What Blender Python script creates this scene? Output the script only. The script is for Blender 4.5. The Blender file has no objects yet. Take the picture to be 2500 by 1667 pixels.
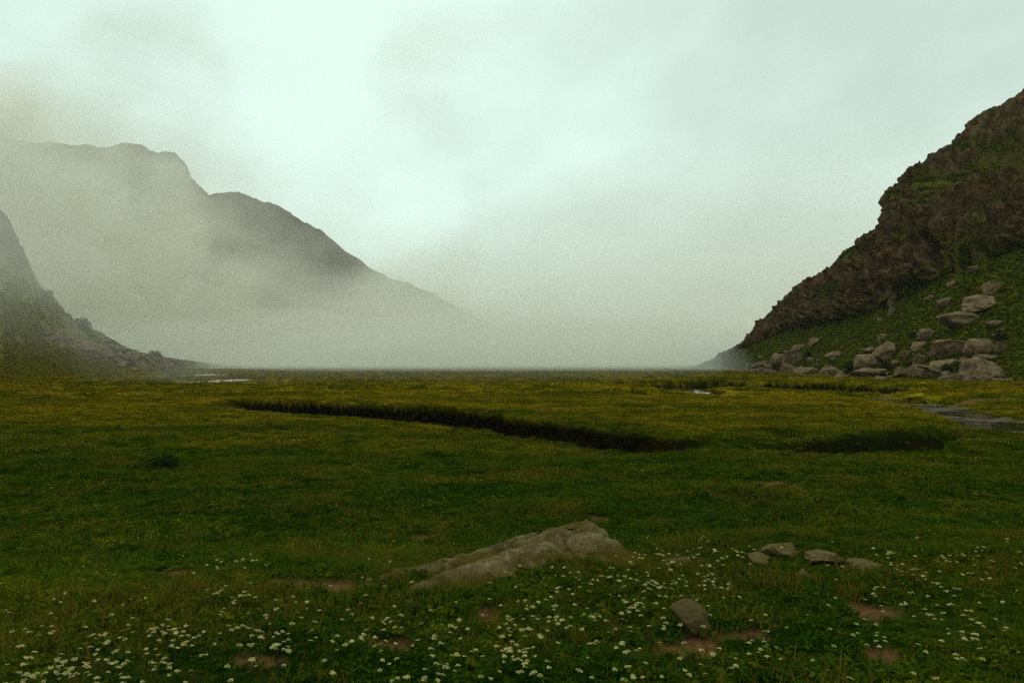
import bpy, bmesh, math, random
import numpy as np
from mathutils import Vector, Matrix, Euler
from mathutils.bvhtree import BVHTree

random.seed(7)
RNG = np.random.default_rng(7)
SC = bpy.context.scene
COL = SC.collection

# ------------------------------------------------------------------ camera
F = 1880.0                      # focal length in photo pixels (photo is 2500 wide)
HOR = 885.0                     # row of the horizon
EYE = 2.55                      # eye height above the valley floor
cam_d = bpy.data.cameras.new('camera')
cam_d.sensor_width = 36.0
cam_d.lens = F / 2500.0 * 36.0
cam_d.clip_start = 0.05
cam_d.clip_end = 12000.0
cam = bpy.data.objects.new('camera', cam_d)
COL.objects.link(cam)
cam.location = (0, 0, EYE)
cam.rotation_euler = (math.radians(90) + math.atan((HOR - 833.5) / F), 0, 0)
SC.camera = cam

# ------------------------------------------------------------------ world
SUN_EL, SUN_AZ = math.radians(58), math.radians(-18)     # azimuth from +Y, towards +X
w = bpy.data.worlds.new('World')
SC.world = w
w.use_nodes = True
nt = w.node_tree
nt.nodes.clear()
N = nt.nodes.new
L = nt.links.new
out = N('ShaderNodeOutputWorld')
sky = N('ShaderNodeTexSky')
sky.sky_type = 'NISHITA'
sky.sun_disc = False
sky.sun_elevation = SUN_EL
sky.sun_rotation = SUN_AZ
bg_sky = N('ShaderNodeBackground')
bg_sky.inputs['Strength'].default_value = 0.10
L(sky.outputs[0], bg_sky.inputs['Color'])
# an overcast sheet of cloud over the whole sky: noise on a plane overhead
geo = N('ShaderNodeTexCoord')
sep = N('ShaderNodeSeparateXYZ')
L(geo.outputs['Generated'], sep.inputs[0])
zz = N('ShaderNodeMath'); zz.operation = 'MAXIMUM'; zz.inputs[1].default_value = 0.0
L(sep.outputs['Z'], zz.inputs[0])
za = N('ShaderNodeMath'); za.operation = 'ADD'; za.inputs[1].default_value = 0.22
L(zz.outputs[0], za.inputs[0])
dx = N('ShaderNodeMath'); dx.operation = 'DIVIDE'
dy = N('ShaderNodeMath'); dy.operation = 'DIVIDE'
L(sep.outputs['X'], dx.inputs[0]); L(za.outputs[0], dx.inputs[1])
L(sep.outputs['Y'], dy.inputs[0]); L(za.outputs[0], dy.inputs[1])
cmb = N('ShaderNodeCombineXYZ')
L(dx.outputs[0], cmb.inputs[0]); L(dy.outputs[0], cmb.inputs[1])
mp = N('ShaderNodeMapping')
mp.inputs['Rotation'].default_value = (0, 0, math.radians(20))
mp.inputs['Location'].default_value = (-10.56, -18.56, -4.93)
mp.inputs['Scale'].default_value = (1.0, 0.62, 1.0)
L(cmb.outputs[0], mp.inputs[0])
n1 = N('ShaderNodeTexNoise')
n1.inputs['Scale'].default_value = 1.15
n1.inputs['Detail'].default_value = 7.0
n1.inputs['Roughness'].default_value = 0.50
n1.inputs['Distortion'].default_value = 0.0
L(mp.outputs[0], n1.inputs['Vector'])
cr = N('ShaderNodeValToRGB')
cr.color_ramp.interpolation = 'EASE'
cr.color_ramp.elements[0].position = 0.30
cr.color_ramp.elements[0].color = (0.60, 0.75, 0.66, 1)
cr.color_ramp.elements[1].position = 0.66
cr.color_ramp.elements[1].color = (0.86, 1.08, 0.97, 1)
L(n1.outputs['Fac'], cr.inputs[0])
bg_cl = N('ShaderNodeBackground')
bg_cl.inputs['Strength'].default_value = 1.0
L(cr.outputs[0], bg_cl.inputs['Color'])
mixw = N('ShaderNodeMixShader')
mixw.inputs[0].default_value = 0.94
L(bg_sky.outputs[0], mixw.inputs[1]); L(bg_cl.outputs[0], mixw.inputs[2])
L(mixw.outputs[0], out.inputs['Surface'])
w.cycles.sampling_method = 'MANUAL'
w.cycles.sample_map_resolution = 512

# ------------------------------------------------------------------ sun behind the cloud
sun_d = bpy.data.lights.new('sun', 'SUN')
sun_d.energy = 0.5
sun_d.angle = math.radians(40)
sun_d.color = (1.0, 0.96, 0.88)
sun = bpy.data.objects.new('sun', sun_d)
COL.objects.link(sun)
sd = Vector((math.sin(SUN_AZ) * math.cos(SUN_EL), math.cos(SUN_AZ) * math.cos(SUN_EL), math.sin(SUN_EL)))
sun.rotation_euler = sd.to_track_quat('Z', 'Y').to_euler()
sun.location = (0, 0, 60)

# ------------------------------------------------------------------ render / exposure
SC.view_settings.view_transform = 'Standard'
SC.view_settings.look = 'None'
SC.view_settings.exposure = 0.0
SC.view_settings.gamma = 1.0
SC.view_settings.use_curve_mapping = False
SC.render.engine = 'CYCLES'
SC.cycles.max_bounces = 10
SC.cycles.diffuse_bounces = 2
SC.cycles.glossy_bounces = 2
SC.cycles.transmission_bounces = 2
SC.cycles.volume_bounces = 8
SC.cycles.transparent_max_bounces = 16
SC.cycles.use_denoising = False       # the photograph is grainy film
SC.cycles.caustics_reflective = False
SC.cycles.caustics_refractive = False
SC.cycles.use_adaptive_sampling = True
SC.cycles.adaptive_threshold = 0.02

# ================================================================== helpers
def px_dir(px):
    return (px - 1250.0) / F


def elev(py):
    return (HOR - py) / F


def ihash(ix, iy, iz, seed):
    h = (ix.astype(np.int64) * 374761393 + iy.astype(np.int64) * 668265263 + iz.astype(np.int64) * 2147483647 + seed * 1274126177) & 0xFFFFFFFF
    h = ((h ^ (h >> 13)) * 1274126177) & 0xFFFFFFFF
    h = ((h ^ (h >> 16)) * 2246822519) & 0xFFFFFFFF
    return h ^ (h >> 15)


def perlin3(x, y, z, seed=0):
    x, y, z = np.broadcast_arrays(np.asarray(x, float), np.asarray(y, float), np.asarray(z, float))
    xi, yi, zi = np.floor(x), np.floor(y), np.floor(z)
    xf, yf, zf = x - xi, y - yi, z - zi
    u, v, ww = (t * t * t * (t * (t * 6 - 15) + 10) for t in (xf, yf, zf))
    res = 0.0
    for a in (0, 1):
        for b in (0, 1):
            for c in (0, 1):
                h = ihash(xi + a, yi + b, zi + c, seed)
                gx = (h & 1023) / 511.5 - 1
                gy = ((h >> 10) & 1023) / 511.5 - 1
                gz = ((h >> 20) & 1023) / 511.5 - 1
                d = gx * (xf - a) + gy * (yf - b) + gz * (zf - c)
                wt = (u if a else 1 - u) * (v if b else 1 - v) * (ww if c else 1 - ww)
                res = res + wt * d
    return res


def perlin2(x, y, seed=0):
    x, y = np.broadcast_arrays(np.asarray(x, float), np.asarray(y, float))
    xi, yi = np.floor(x), np.floor(y)
    xf, yf = x - xi, y - yi
    u, v = (t * t * t * (t * (t * 6 - 15) + 10) for t in (xf, yf))
    zer = np.zeros_like(xi)
    res = 0.0
    for a in (0, 1):
        for b in (0, 1):
            h = ihash(xi + a, yi + b, zer, seed)
            gx = (h & 2047) / 1023.5 - 1
            gy = ((h >> 11) & 2047) / 1023.5 - 1
            d = gx * (xf - a) + gy * (yf - b)
            res = res + (u if a else 1 - u) * (v if b else 1 - v) * d
    return res * 1.4


def fbm2(x, y, oct=4, seed=0, gain=0.5):
    s, a = 0.0, 1.0
    for o in range(oct):
        s = s + a * perlin2(x * 2 ** o, y * 2 ** o, seed + 17 * o)
        a *= gain
    return s


def fbm3(x, y, z, oct=4, seed=0, gain=0.5):
    s, a = 0.0, 1.0
    for o in range(oct):
        s = s + a * perlin3(x * 2 ** o, y * 2 ** o, z * 2 ** o, seed + 17 * o)
        a *= gain
    return s


def ridged3(x, y, z, oct=4, seed=0, gain=0.5):
    s, a = 0.0, 1.0
    for o in range(oct):
        s = s + a * (1 - 2.2 * np.abs(perlin3(x * 2 ** o, y * 2 ** o, z * 2 ** o, seed + 17 * o)))
        a *= gain
    return s


def sstep(a, b, x):
    t = np.clip((x - a) / (b - a), 0, 1)
    return t * t * (3 - 2 * t)


def link_mesh(name, verts, faces, mat=None, attrs=None, smooth=True, parent=None):
    """verts (n,3), faces (m,4) or (m,3) arrays -> one linked mesh object."""
    me = bpy.data.meshes.new(name)
    verts = np.asarray(verts, np.float32)
    faces = np.asarray(faces, np.int32)
    k = faces.shape[1]
    me.vertices.add(len(verts))
    me.vertices.foreach_set('co', verts.ravel())
    me.loops.add(faces.size)
    me.loops.foreach_set('vertex_index', faces.ravel())
    me.polygons.add(len(faces))
    me.polygons.foreach_set('loop_start', np.arange(0, faces.size, k, dtype=np.int32))
    me.polygons.foreach_set('use_smooth', np.full(len(faces), smooth))
    me.update(calc_edges=True)
    for an, av in (attrs or {}).items():
        at = me.attributes.new(an, 'FLOAT', 'POINT')
        at.data.foreach_set('value', np.asarray(av, np.float32).ravel())
    if mat:
        me.materials.append(mat)
    o = bpy.data.objects.new(name, me)
    COL.objects.link(o)
    if parent:
        o.parent = parent
    return o


def grid_faces(nr, nc, wrap=False):
    r = np.arange(nr - 1)[:, None]
    c = np.arange(nc if wrap else nc - 1)[None, :]
    a = r * nc + c
    b = r * nc + (c + 1) % nc
    return np.stack([a, b, b + nc, a + nc], -1).reshape(-1, 4)


def tag(o, label=None, cat=None, group=None, kind=None):
    if label: o['label'] = label
    if cat: o['category'] = cat
    if group: o['group'] = group
    if kind: o['kind'] = kind
    return o


class Mat:
    """small helper around a node material"""
    def __init__(self, name):
        self.m = bpy.data.materials.new(name)
        self.m.use_nodes = True
        self.t = self.m.node_tree
        self.t.nodes.clear()
        self.out = self.t.nodes.new('ShaderNodeOutputMaterial')

    def n(self, kind, **kw):
        nd = self.t.nodes.new('ShaderNode' + kind)
        for k, v in kw.items():
            if k.startswith('i_'):
                key = k[2:].replace('_', ' ')
                nd.inputs[key].default_value = v
            else:
                setattr(nd, k, v)
        return nd

    def l(self, a, b):
        self.t.links.new(a, b)

    def noise(self, scale, detail=4.0, rough=0.55, vec=None, dist=0.0):
        nd = self.n('TexNoise')
        nd.inputs['Scale'].default_value = scale
        nd.inputs['Detail'].default_value = detail
        nd.inputs['Roughness'].default_value = rough
        nd.inputs['Distortion'].default_value = dist
        if vec is not None:
            self.l(vec, nd.inputs['Vector'])
        return nd.outputs['Fac']

    def pos(self):
        return self.n('NewGeometry').outputs['Position']

    def scaled(self, vec, s):
        mpn = self.n('Mapping')
        mpn.inputs['Scale'].default_value = s
        self.l(vec, mpn.inputs[0])
        return mpn.outputs[0]

    def ramp(self, fac, stops, interp='LINEAR'):
        r = self.n('ValToRGB')
        r.color_ramp.interpolation = interp
        e = r.color_ramp.elements
        while len(e) < len(stops):
            e.new(0.5)
        for i, (p, c) in enumerate(stops):
            e[i].position = p
            if not hasattr(c, '__len__'):
                c = (c, c, c)
            e[i].color = tuple(c) + (1,)
        self.l(fac, r.inputs[0])
        return r.outputs[0]

    def mix(self, fac, a, b, blend='MIX'):
        m = self.n('Mix', data_type='RGBA', blend_type=blend)
        for s, v in ((m.inputs[0], fac), (m.inputs[6], a), (m.inputs[7], b)):
            if hasattr(v, 'is_linked'):
                self.l(v, s)
            elif hasattr(v, '__len__'):
                s.default_value = tuple(v) + (1,)
            else:
                s.default_value = v
        return m.outputs[2]

    def math(self, op, a, b=0.0, clamp=False):
        m = self.n('Math', operation=op, use_clamp=clamp)
        for s, v in ((m.inputs[0], a), (m.inputs[1], b)):
            if hasattr(v, 'is_linked'):
                self.l(v, s)
            else:
                s.default_value = v
        return m.outputs[0]

    def attr(self, name):
        a = self.n('Attribute', attribute_name=name)
        return a.outputs['Fac']

    def finish(self, col, rough=0.9, spec=0.2, bump=None, bstr=0.3, bdist=0.05, translucent=None):
        p = self.n('BsdfPrincipled')
        p.inputs['Specular IOR Level'].default_value = spec
        if hasattr(col, 'is_linked'):
            self.l(col, p.inputs['Base Color'])
        else:
            p.inputs['Base Color'].default_value = tuple(col) + (1,)
        if hasattr(rough, 'is_linked'):
            self.l(rough, p.inputs['Roughness'])
        else:
            p.inputs['Roughness'].default_value = rough
        if bump is not None:
            b = self.n('Bump')
            b.inputs['Strength'].default_value = bstr
            b.inputs['Distance'].default_value = bdist
            self.l(bump, b.inputs['Height'])
            self.l(b.outputs[0], p.inputs['Normal'])
        sh = p.outputs[0]
        if translucent:
            tr = self.n('BsdfTranslucent')
            if hasattr(col, 'is_linked'):
                self.l(col, tr.inputs['Color'])
            else:
                tr.inputs['Color'].default_value = tuple(col) + (1,)
            mx = self.n('MixShader')
            mx.inputs[0].default_value = translucent
            self.l(sh, mx.inputs[1]); self.l(tr.outputs[0], mx.inputs[2])
            sh = mx.outputs[0]
        self.l(sh, self.out.inputs['Surface'])
        return self.m


# ================================================================== terrain shape
def to_world(px, D):
    return np.array([px_dir(px) * D, D])


def gnd(px, py, z=0.0):
    """plan position of a photo point that lies on ground of height z"""
    D = (EYE - z) * F / (py - HOR)
    return np.array([px_dir(px) * D, D])


# cut banks of the meandering brooks: (lip points in the photo, z of lip, bank height, near-side drop, strength at each point)
def path_from(points, z=0.15):
    return np.array([gnd(a, b, z) for a, b in points])


BANKS = [
    # the long dark ditch across the meadow
    dict(p=path_from([(380, 985), (468, 982), (595, 979), (744, 982), (903, 989), (1063, 997), (1169, 1010), (1254, 1025),
                      (1382, 1041), (1541, 1060), (1700, 1074), (1790, 1082)], 0.12),
         s=[0.0, 0.22, 0.6, 0.9, 1.0, 0.95, 0.85, 0.72, 0.68, 0.62, 0.5, 0.0], h=1.0, wid=2.6, peat_shade=[1] * 12),
    # grassy hollow on the right; its grass shade is painted in as dark peat
    dict(p=path_from([(1740, 1094), (1860, 1082), (1998, 1072), (2126, 1061), (2232, 1057), (2330, 1059), (2400, 1066)], 0.08),
         s=[0.0, 0.35, 0.75, 1.0, 1.0, 0.7, 0.0], h=0.75, wid=1.8, peat_shade=[.85] * 7),
    # upper right brook
    dict(p=path_from([(1560, 946), (1594, 940), (1640, 936), (1701, 934), (1780, 935), (1860, 936), (1940, 938), (2020, 941), (2110, 945),
                      (2190, 950), (2230, 956)], 0.1),
         s=[0.0, 0.6, 0.8, 0.85, 0.7, 0.6, 0.7, 0.95, 1.0, 0.8, 0.0], h=1.35, wid=7.0),
    # left pool
    dict(p=path_from([(420, 908), (470, 906), (520, 909), (560, 914), (620, 921), (700, 931), (800, 944), (900, 950)], 0.05),
         s=[0.3, 0.6, 0.6, 0.6, 0.5, 0.4, 0.3, 0.0], h=0.6, wid=5.0),
    # faint far brook lines
    dict(p=path_from([(880, 899), (960, 899), (1040, 897), (1100, 897)], 0.05), s=[0, .8, .8, 0], h=0.8, wid=5.0),
    dict(p=path_from([(1480, 898), (1560, 900), (1640, 900), (1700, 899)], 0.05), s=[0, .6, .6, 0], h=0.8, wid=5.0),
    dict(p=path_from([(1340, 955), (1420, 952), (1500, 955), (1560, 960)], 0.05), s=[0, .2, .2, 0], h=0.6, wid=3.0),
]
# gravel bed of the brook on the right, from the frame edge up to the bend
GRAVEL = np.array([gnd(2560, 1062, -0.35), gnd(2455, 1040, -0.4), gnd(2370, 1015, -0.4), gnd(2290, 996, -0.4), gnd(2215, 984, -0.4), gnd(2150, 972, -0.4)])
GRAVEL_W = np.array([3.6, 2.9, 2.6, 2.8, 3.0, 2.2])


def seg_dist(x, y, P, vals=None):
    """signed distance (+ = left of the path direction / far side) to a polyline, and interpolated value"""
    best = np.full(x.shape, 1e9)
    sgn = np.ones(x.shape)
    val = np.zeros(x.shape)
    for i in range(len(P) - 1):
        a, b = P[i], P[i + 1]
        d = b - a
        t = np.clip(((x - a[0]) * d[0] + (y - a[1]) * d[1]) / (d @ d), 0, 1)
        ex, ey = x - (a[0] + t * d[0]), y - (a[1] + t * d[1])
        dd = np.hypot(ex, ey)
        m = dd < best
        best = np.where(m, dd, best)
        sgn = np.where(m, np.sign(d[0] * ey - d[1] * ex), sgn)
        if vals is not None:
            val = np.where(m, vals[i] * (1 - t) + vals[i + 1] * t, val)
    return best * sgn, val


SOIL = []   # bare earth patches: (x, y, rx, ry, strength)
for px, py, z, rx, ry in [(995, 1308, .62, .33, .28), (930, 1325, .66, .22, .14), (1040, 1300, .6, .2, .12), (361, 1391, .82, .17, .09), (440, 1389, .82, .17, .09),
                          (1892, 1182, .08, .42, .3), (680, 1290, .55, .3, .12), (1197, 1493, 1.0, .12, .13), (2117, 1487, .98, .18, .14),
                          (760, 1420, .95, .3, .16), (1465, 1262, .45, .14, .2), (1400, 1240, .4, .3, .12), (950, 1560, 1.0, .16, .1), (1680, 1570, 1.0, .18, .16),
                          (1820, 1540, 1.0, .14, .1), (2150, 1590, 1.0, .14, .12), (1800, 1440, 1.0, .1, .06), (640, 1600, 1.0, .15, .08), (1250, 1560, 1, .1, .06),
                          (1950, 1600, 1.0, .1, .06), (2300, 985, .0, 1.2, .8), (2420, 975, .0, 2.5, 1.2), (1150, 1340, .8, .25, .05)]:
    SOIL.append((px, py, z, rx, ry))


# open water: (x, y, rx, ry, level)
POOLS = [(-64.0, 158.0, 4.8, 20.0, -0.02), (-42.0, 107.5, 2.7, 9.5, -0.07), (16.8, 74.0, 2.4, 9.5, -0.28), (-4.4, 39.9, 0.8, 0.7, -0.66)]


def pool_d(x, y, k):
    px_, py_, rx, ry, _ = POOLS[k]
    return np.hypot((x - px_) / rx, (y - py_) / ry) + 0.28 * fbm2(x * 0.9 / rx * 2, y * 0.9 / ry * 2, 3, 55 + k)


def knoll(x, y):
    """the low rise the photographer stands on"""
    edge = 6.6 + 1.4 * sstep(0.6, 2.6, x) + 0.5 * perlin2(x * 0.35 + 3, y * 0.1, 5)
    fall = 5.2 - 2.6 * sstep(1.0, 3.0, x)
    front = 1 - sstep(edge - 1.6, edge + fall, y)
    side = 1 - 0.55 * sstep(2.0, 9.0, -x) - 0.3 * sstep(6, 16, x)
    back = 1 - 0.3 * sstep(2, 25, -y)
    k = 0.98 * front * side * back
    # a mound of turf round the rocks on the right, and the hump under the long rock
    k = k + 0.20 * np.exp(-((x - 3.6) / 1.5) ** 2 - ((y - 7.9) / 0.8) ** 2)
    k = k + 0.13 * np.exp(-((x - 2.45) / 0.55) ** 2 - ((y - 6.7) / 0.5) ** 2)
    k = k - 0.12 * np.exp(-((x - 3.2) / 0.8) ** 2 - ((y - 6.95) / 0.3) ** 2)
    k = k + 0.10 * np.exp(-((x - 0.55) / 0.6) ** 2 - ((y - 5.9) / 0.5) ** 2)
    return k


def place_soil():
    res = []
    for px, py, z, rx, ry in SOIL:
        for _ in range(12):
            p = gnd(px, py, z)
            z = 0.5 * z + 0.5 * float(knoll(np.array([p[0]]), np.array([p[1]]))[0])
        res.append((p[0], p[1], rx * 1.35, ry * 1.5))
    return res


SOIL = place_soil()


def ground_eval(x, y, fine=True):
    """height, soil, bank, gravel"""
    x = np.asarray(x, float); y = np.asarray(y, float)
    r = np.hypot(x, y)
    z = knoll(x, y)
    amp = sstep(6, 14, r) * (1 - 0.6 * sstep(150, 400, r))
    z = z + amp * (0.10 * fbm2(x * 0.11, y * 0.17, 3, 11) + 0.045 * perlin2(x * 0.6, y * 0.75, 12))
    z = z + 0.03 * fbm2(x * 1.1, y * 1.1, 3, 13) * (1 - sstep(30, 60, r))
    if fine:
        z = z + 0.012 * fbm2(x * 4.5, y * 4.5, 2, 14) * (1 - sstep(8, 20, r))
    z = z + 0.10 * perlin2(x * 0.012, y * 0.02, 15) * sstep(40, 120, r) * (1 - sstep(160, 300, r)) + 0.0025 * np.maximum(y - 120, 0) * (y < 9e9)
    bank = np.zeros_like(x)
    for k, B in enumerate(BANKS):
        P = B['p']
        lo, hi = P.min(0) - 30, P.max(0) + 30
        m = (x > lo[0]) & (x < hi[0]) & (y > lo[1]) & (y < hi[1])
        if not m.any():
            continue
        xm, ym = x[m], y[m]
        wob = 0.55 * fbm2(xm * 0.35, ym * 0.35, 3, 30 + k)
        s, st = seg_dist(xm, ym, P, B['s'])
        pt = seg_dist(xm, ym, P, B['peat_shade'])[1] if 'peat_shade' in B else 1.0
        endd = np.minimum(np.hypot(xm - P[0][0], ym - P[0][1]), np.hypot(xm - P[-1][0], ym - P[-1][1]))
        s = s + wob
        h, wd = B['h'] * st, B['wid']
        prof_far = 0.30 * h * (1 - sstep(0.2, 7.0, s))
        prof_near = -0.45 * h * (1 - sstep(wd * 0.7, wd + 7.0, -s)) - 0.28 * h * (1 - sstep(wd * 0.75, wd, -s))
        up = sstep(-0.20, 0.32, s)
        z[m] += up * prof_far + (1 - up) * prof_near
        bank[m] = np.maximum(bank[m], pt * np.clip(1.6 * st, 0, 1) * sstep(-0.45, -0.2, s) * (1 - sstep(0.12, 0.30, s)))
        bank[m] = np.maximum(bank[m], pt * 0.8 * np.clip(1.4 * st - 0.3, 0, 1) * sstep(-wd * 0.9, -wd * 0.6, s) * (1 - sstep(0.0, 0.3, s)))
    gravel = np.zeros_like(x)
    lo, hi = GRAVEL.min(0) - 12, GRAVEL.max(0) + 12
    m = (x > lo[0]) & (x < hi[0]) & (y > lo[1]) & (y < hi[1])
    if m.any():
        s, wd = seg_dist(x[m], y[m], GRAVEL, GRAVEL_W)
        s = np.abs(s) + 0.5 * fbm2(x[m] * 0.4, y[m] * 0.4, 3, 41)
        gravel[m] = 1 - sstep(wd * 0.55, wd * 0.75, s)
        z[m] -= 0.45 * (1 - sstep(wd * 0.5, wd * 1.6, s))
    for k, pl in enumerate(POOLS):
        m = (np.abs(x - pl[0]) < pl[2] * 3) & (np.abs(y - pl[1]) < pl[3] * 3)
        if m.any():
            d = pool_d(x[m], y[m], k)
            ins = 1 - sstep(0.92, 1.06, d)
            z[m] = z[m] * (1 - ins) + np.minimum(z[m], pl[4] - 0.15) * ins
            bank[m] = np.maximum(bank[m], 0.8 * (1 - sstep(1.0, 1.15, d)))
    soil = np.zeros_like(x)
    wob = 0.55 * fbm2(x * 5.5, y * 5.5, 3, 51)
    for sx, sy, rx, ry in SOIL:
        d = np.hypot((x - sx) / rx, (y - sy) / ry)
        soil = np.maximum(soil, 1 - sstep(0.55, 1.05, d + wob))
    z = z - 0.03 * soil * (r < 30)
    return z, soil, bank, gravel


def hgt(x, y):
    return ground_eval(np.atleast_1d(float(x)), np.atleast_1d(float(y)))[0][0]


# ================================================================== materials of the land
def mat_ground():
    M = Mat('turf')
    P = M.pos()
    big = M.noise(0.09, 3, 0.5, P)
    mid = M.noise(0.8, 4, 0.6, M.scaled(P, (0.7, 1.0, 1.0)))
    fin = M.noise(28, 3, 0.7, P)
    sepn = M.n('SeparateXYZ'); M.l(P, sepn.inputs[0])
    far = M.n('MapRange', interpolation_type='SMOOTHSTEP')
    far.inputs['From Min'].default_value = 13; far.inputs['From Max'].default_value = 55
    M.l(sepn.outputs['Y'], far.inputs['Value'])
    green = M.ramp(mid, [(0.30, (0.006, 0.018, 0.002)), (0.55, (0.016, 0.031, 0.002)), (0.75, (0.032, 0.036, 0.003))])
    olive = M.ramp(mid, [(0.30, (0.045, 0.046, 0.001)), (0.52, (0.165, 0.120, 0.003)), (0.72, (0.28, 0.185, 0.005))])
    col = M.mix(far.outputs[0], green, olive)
    col = M.mix(M.ramp(big, [(0.42, 0.0), (0.60, 0.6)]), col, (0.030, 0.050, 0.005))
    col = M.mix(1.0, col, M.ramp(fin, [(0.3, 0.55), (0.7, 1.35)]), 'MULTIPLY')
    soil = M.ramp(fin, [(0.3, (0.065, 0.030, 0.012)), (0.7, (0.17, 0.082, 0.034))])
    col = M.mix(M.attr('soil'), col, soil)
    peat_shade = M.ramp(M.noise(3.0, 4, 0.6, P), [(0.35, (0.0025, 0.0025, 0.0015)), (0.7, (0.011, 0.008, 0.004))])  # bank peat, blackened to carry the shade under the overhanging lips
    col = M.mix(M.attr('bank'), col, peat_shade)
    gv = M.ramp(M.noise(2.2, 6, 0.7, P), [(0.32, (0.035, 0.028, 0.020)), (0.5, (0.085, 0.068, 0.048)), (0.68, (0.16, 0.135, 0.10))])
    col = M.mix(M.attr('gravel'), col, gv)
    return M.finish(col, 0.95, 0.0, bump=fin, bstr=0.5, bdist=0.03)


def mat_hill(name, rock_a, rock_b, rock_c, g_a, g_b, rs=1.0):
    M = Mat(name)
    P = M.pos()
    n_big = M.noise(0.12 * rs, 5, 0.6, P)
    n_mid = M.noise(0.55 * rs, 6, 0.65, M.scaled(P, (1, 1, 0.55)))
    n_fin = M.noise(3.2 * rs, 4, 0.7, P)
    rock = M.ramp(n_mid, [(0.30, rock_a), (0.50, rock_b), (0.72, rock_c)])
    rock = M.mix(M.ramp(n_big, [(0.45, 0.0), (0.7, 0.55)]), rock, (rock_b[0] * 1.25, rock_b[1] * 0.85, rock_b[2] * 0.7))
    rock = M.mix(1.0, rock, M.ramp(n_fin, [(0.3, 0.55), (0.7, 1.4)]), 'MULTIPLY')
    gr = M.ramp(M.noise(0.5 * rs, 6, 0.65, P), [(0.30, g_a), (0.68, g_b)])
    gr = M.mix(1.0, gr, M.ramp(n_fin, [(0.3, 0.6), (0.7, 1.35)]), 'MULTIPLY')
    col = M.mix(M.attr('grass'), rock, gr)
    return M.finish(col, 0.95, 0.0, bump=n_fin, bstr=0.6, bdist=0.35 / rs)


GROUND_MAT = mat_ground()

# ================================================================== ground sheet
def build_ground():
    fa = np.arange(-44, 44.01, 0.16)
    ca = np.arange(47, 314, 3.0)
    ang = np.radians(np.concatenate([fa, ca]))        # measured from +Y towards +X, full circle
    rs = [0.5]
    while rs[-1] < 5200:
        r = rs[-1]
        rs.append(r * (1.03 if r < 3 else 1.008 if r < 18 else 1.0042 if r < 110 else 1.02))
    rs = np.array(rs)
    R, A = np.meshgrid(rs, ang, indexing='ij')
    X, Y = R * np.sin(A), R * np.cos(A)
    z, soil, bank, grav = ground_eval(X.ravel(), Y.ravel())
    V = np.stack([X.ravel(), Y.ravel(), z], -1)
    Fc = grid_faces(len(rs), len(ang), wrap=True)[:, ::-1]
    # close the hole under the tripod with a fan of thin quads
    nc = len(ang)
    V = np.vstack([V, [[0, 0, hgt(0, 0)]]])
    c = len(V) - 1
    i = np.arange(0, nc - 1, 2)
    fan = np.stack([np.full_like(i, c), i + 2 if False else (i + 2) % nc, i + 1, i], -1)
    Fc = np.vstack([Fc, fan])
    pad = lambda a: np.append(a, 0)
    o = link_mesh('ground', V, Fc, GROUND_MAT, dict(soil=pad(soil), bank=pad(bank), gravel=pad(grav)))
    tag(o, 'wet green and ochre valley meadow cut by dark brook banks', kind='structure')
    return o


ground = build_ground()

# ================================================================== valley sides
def interp(px, table):
    t = np.array(table, float)
    return np.interp(px, t[:, 0], t[:, 1])


def grid_normals(P):
    du = np.gradient(P, axis=1)
    dv = np.gradient(P, axis=0)
    n = np.cross(du, dv)
    n /= np.linalg.norm(n, axis=2, keepdims=True) + 1e-9
    return n


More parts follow.
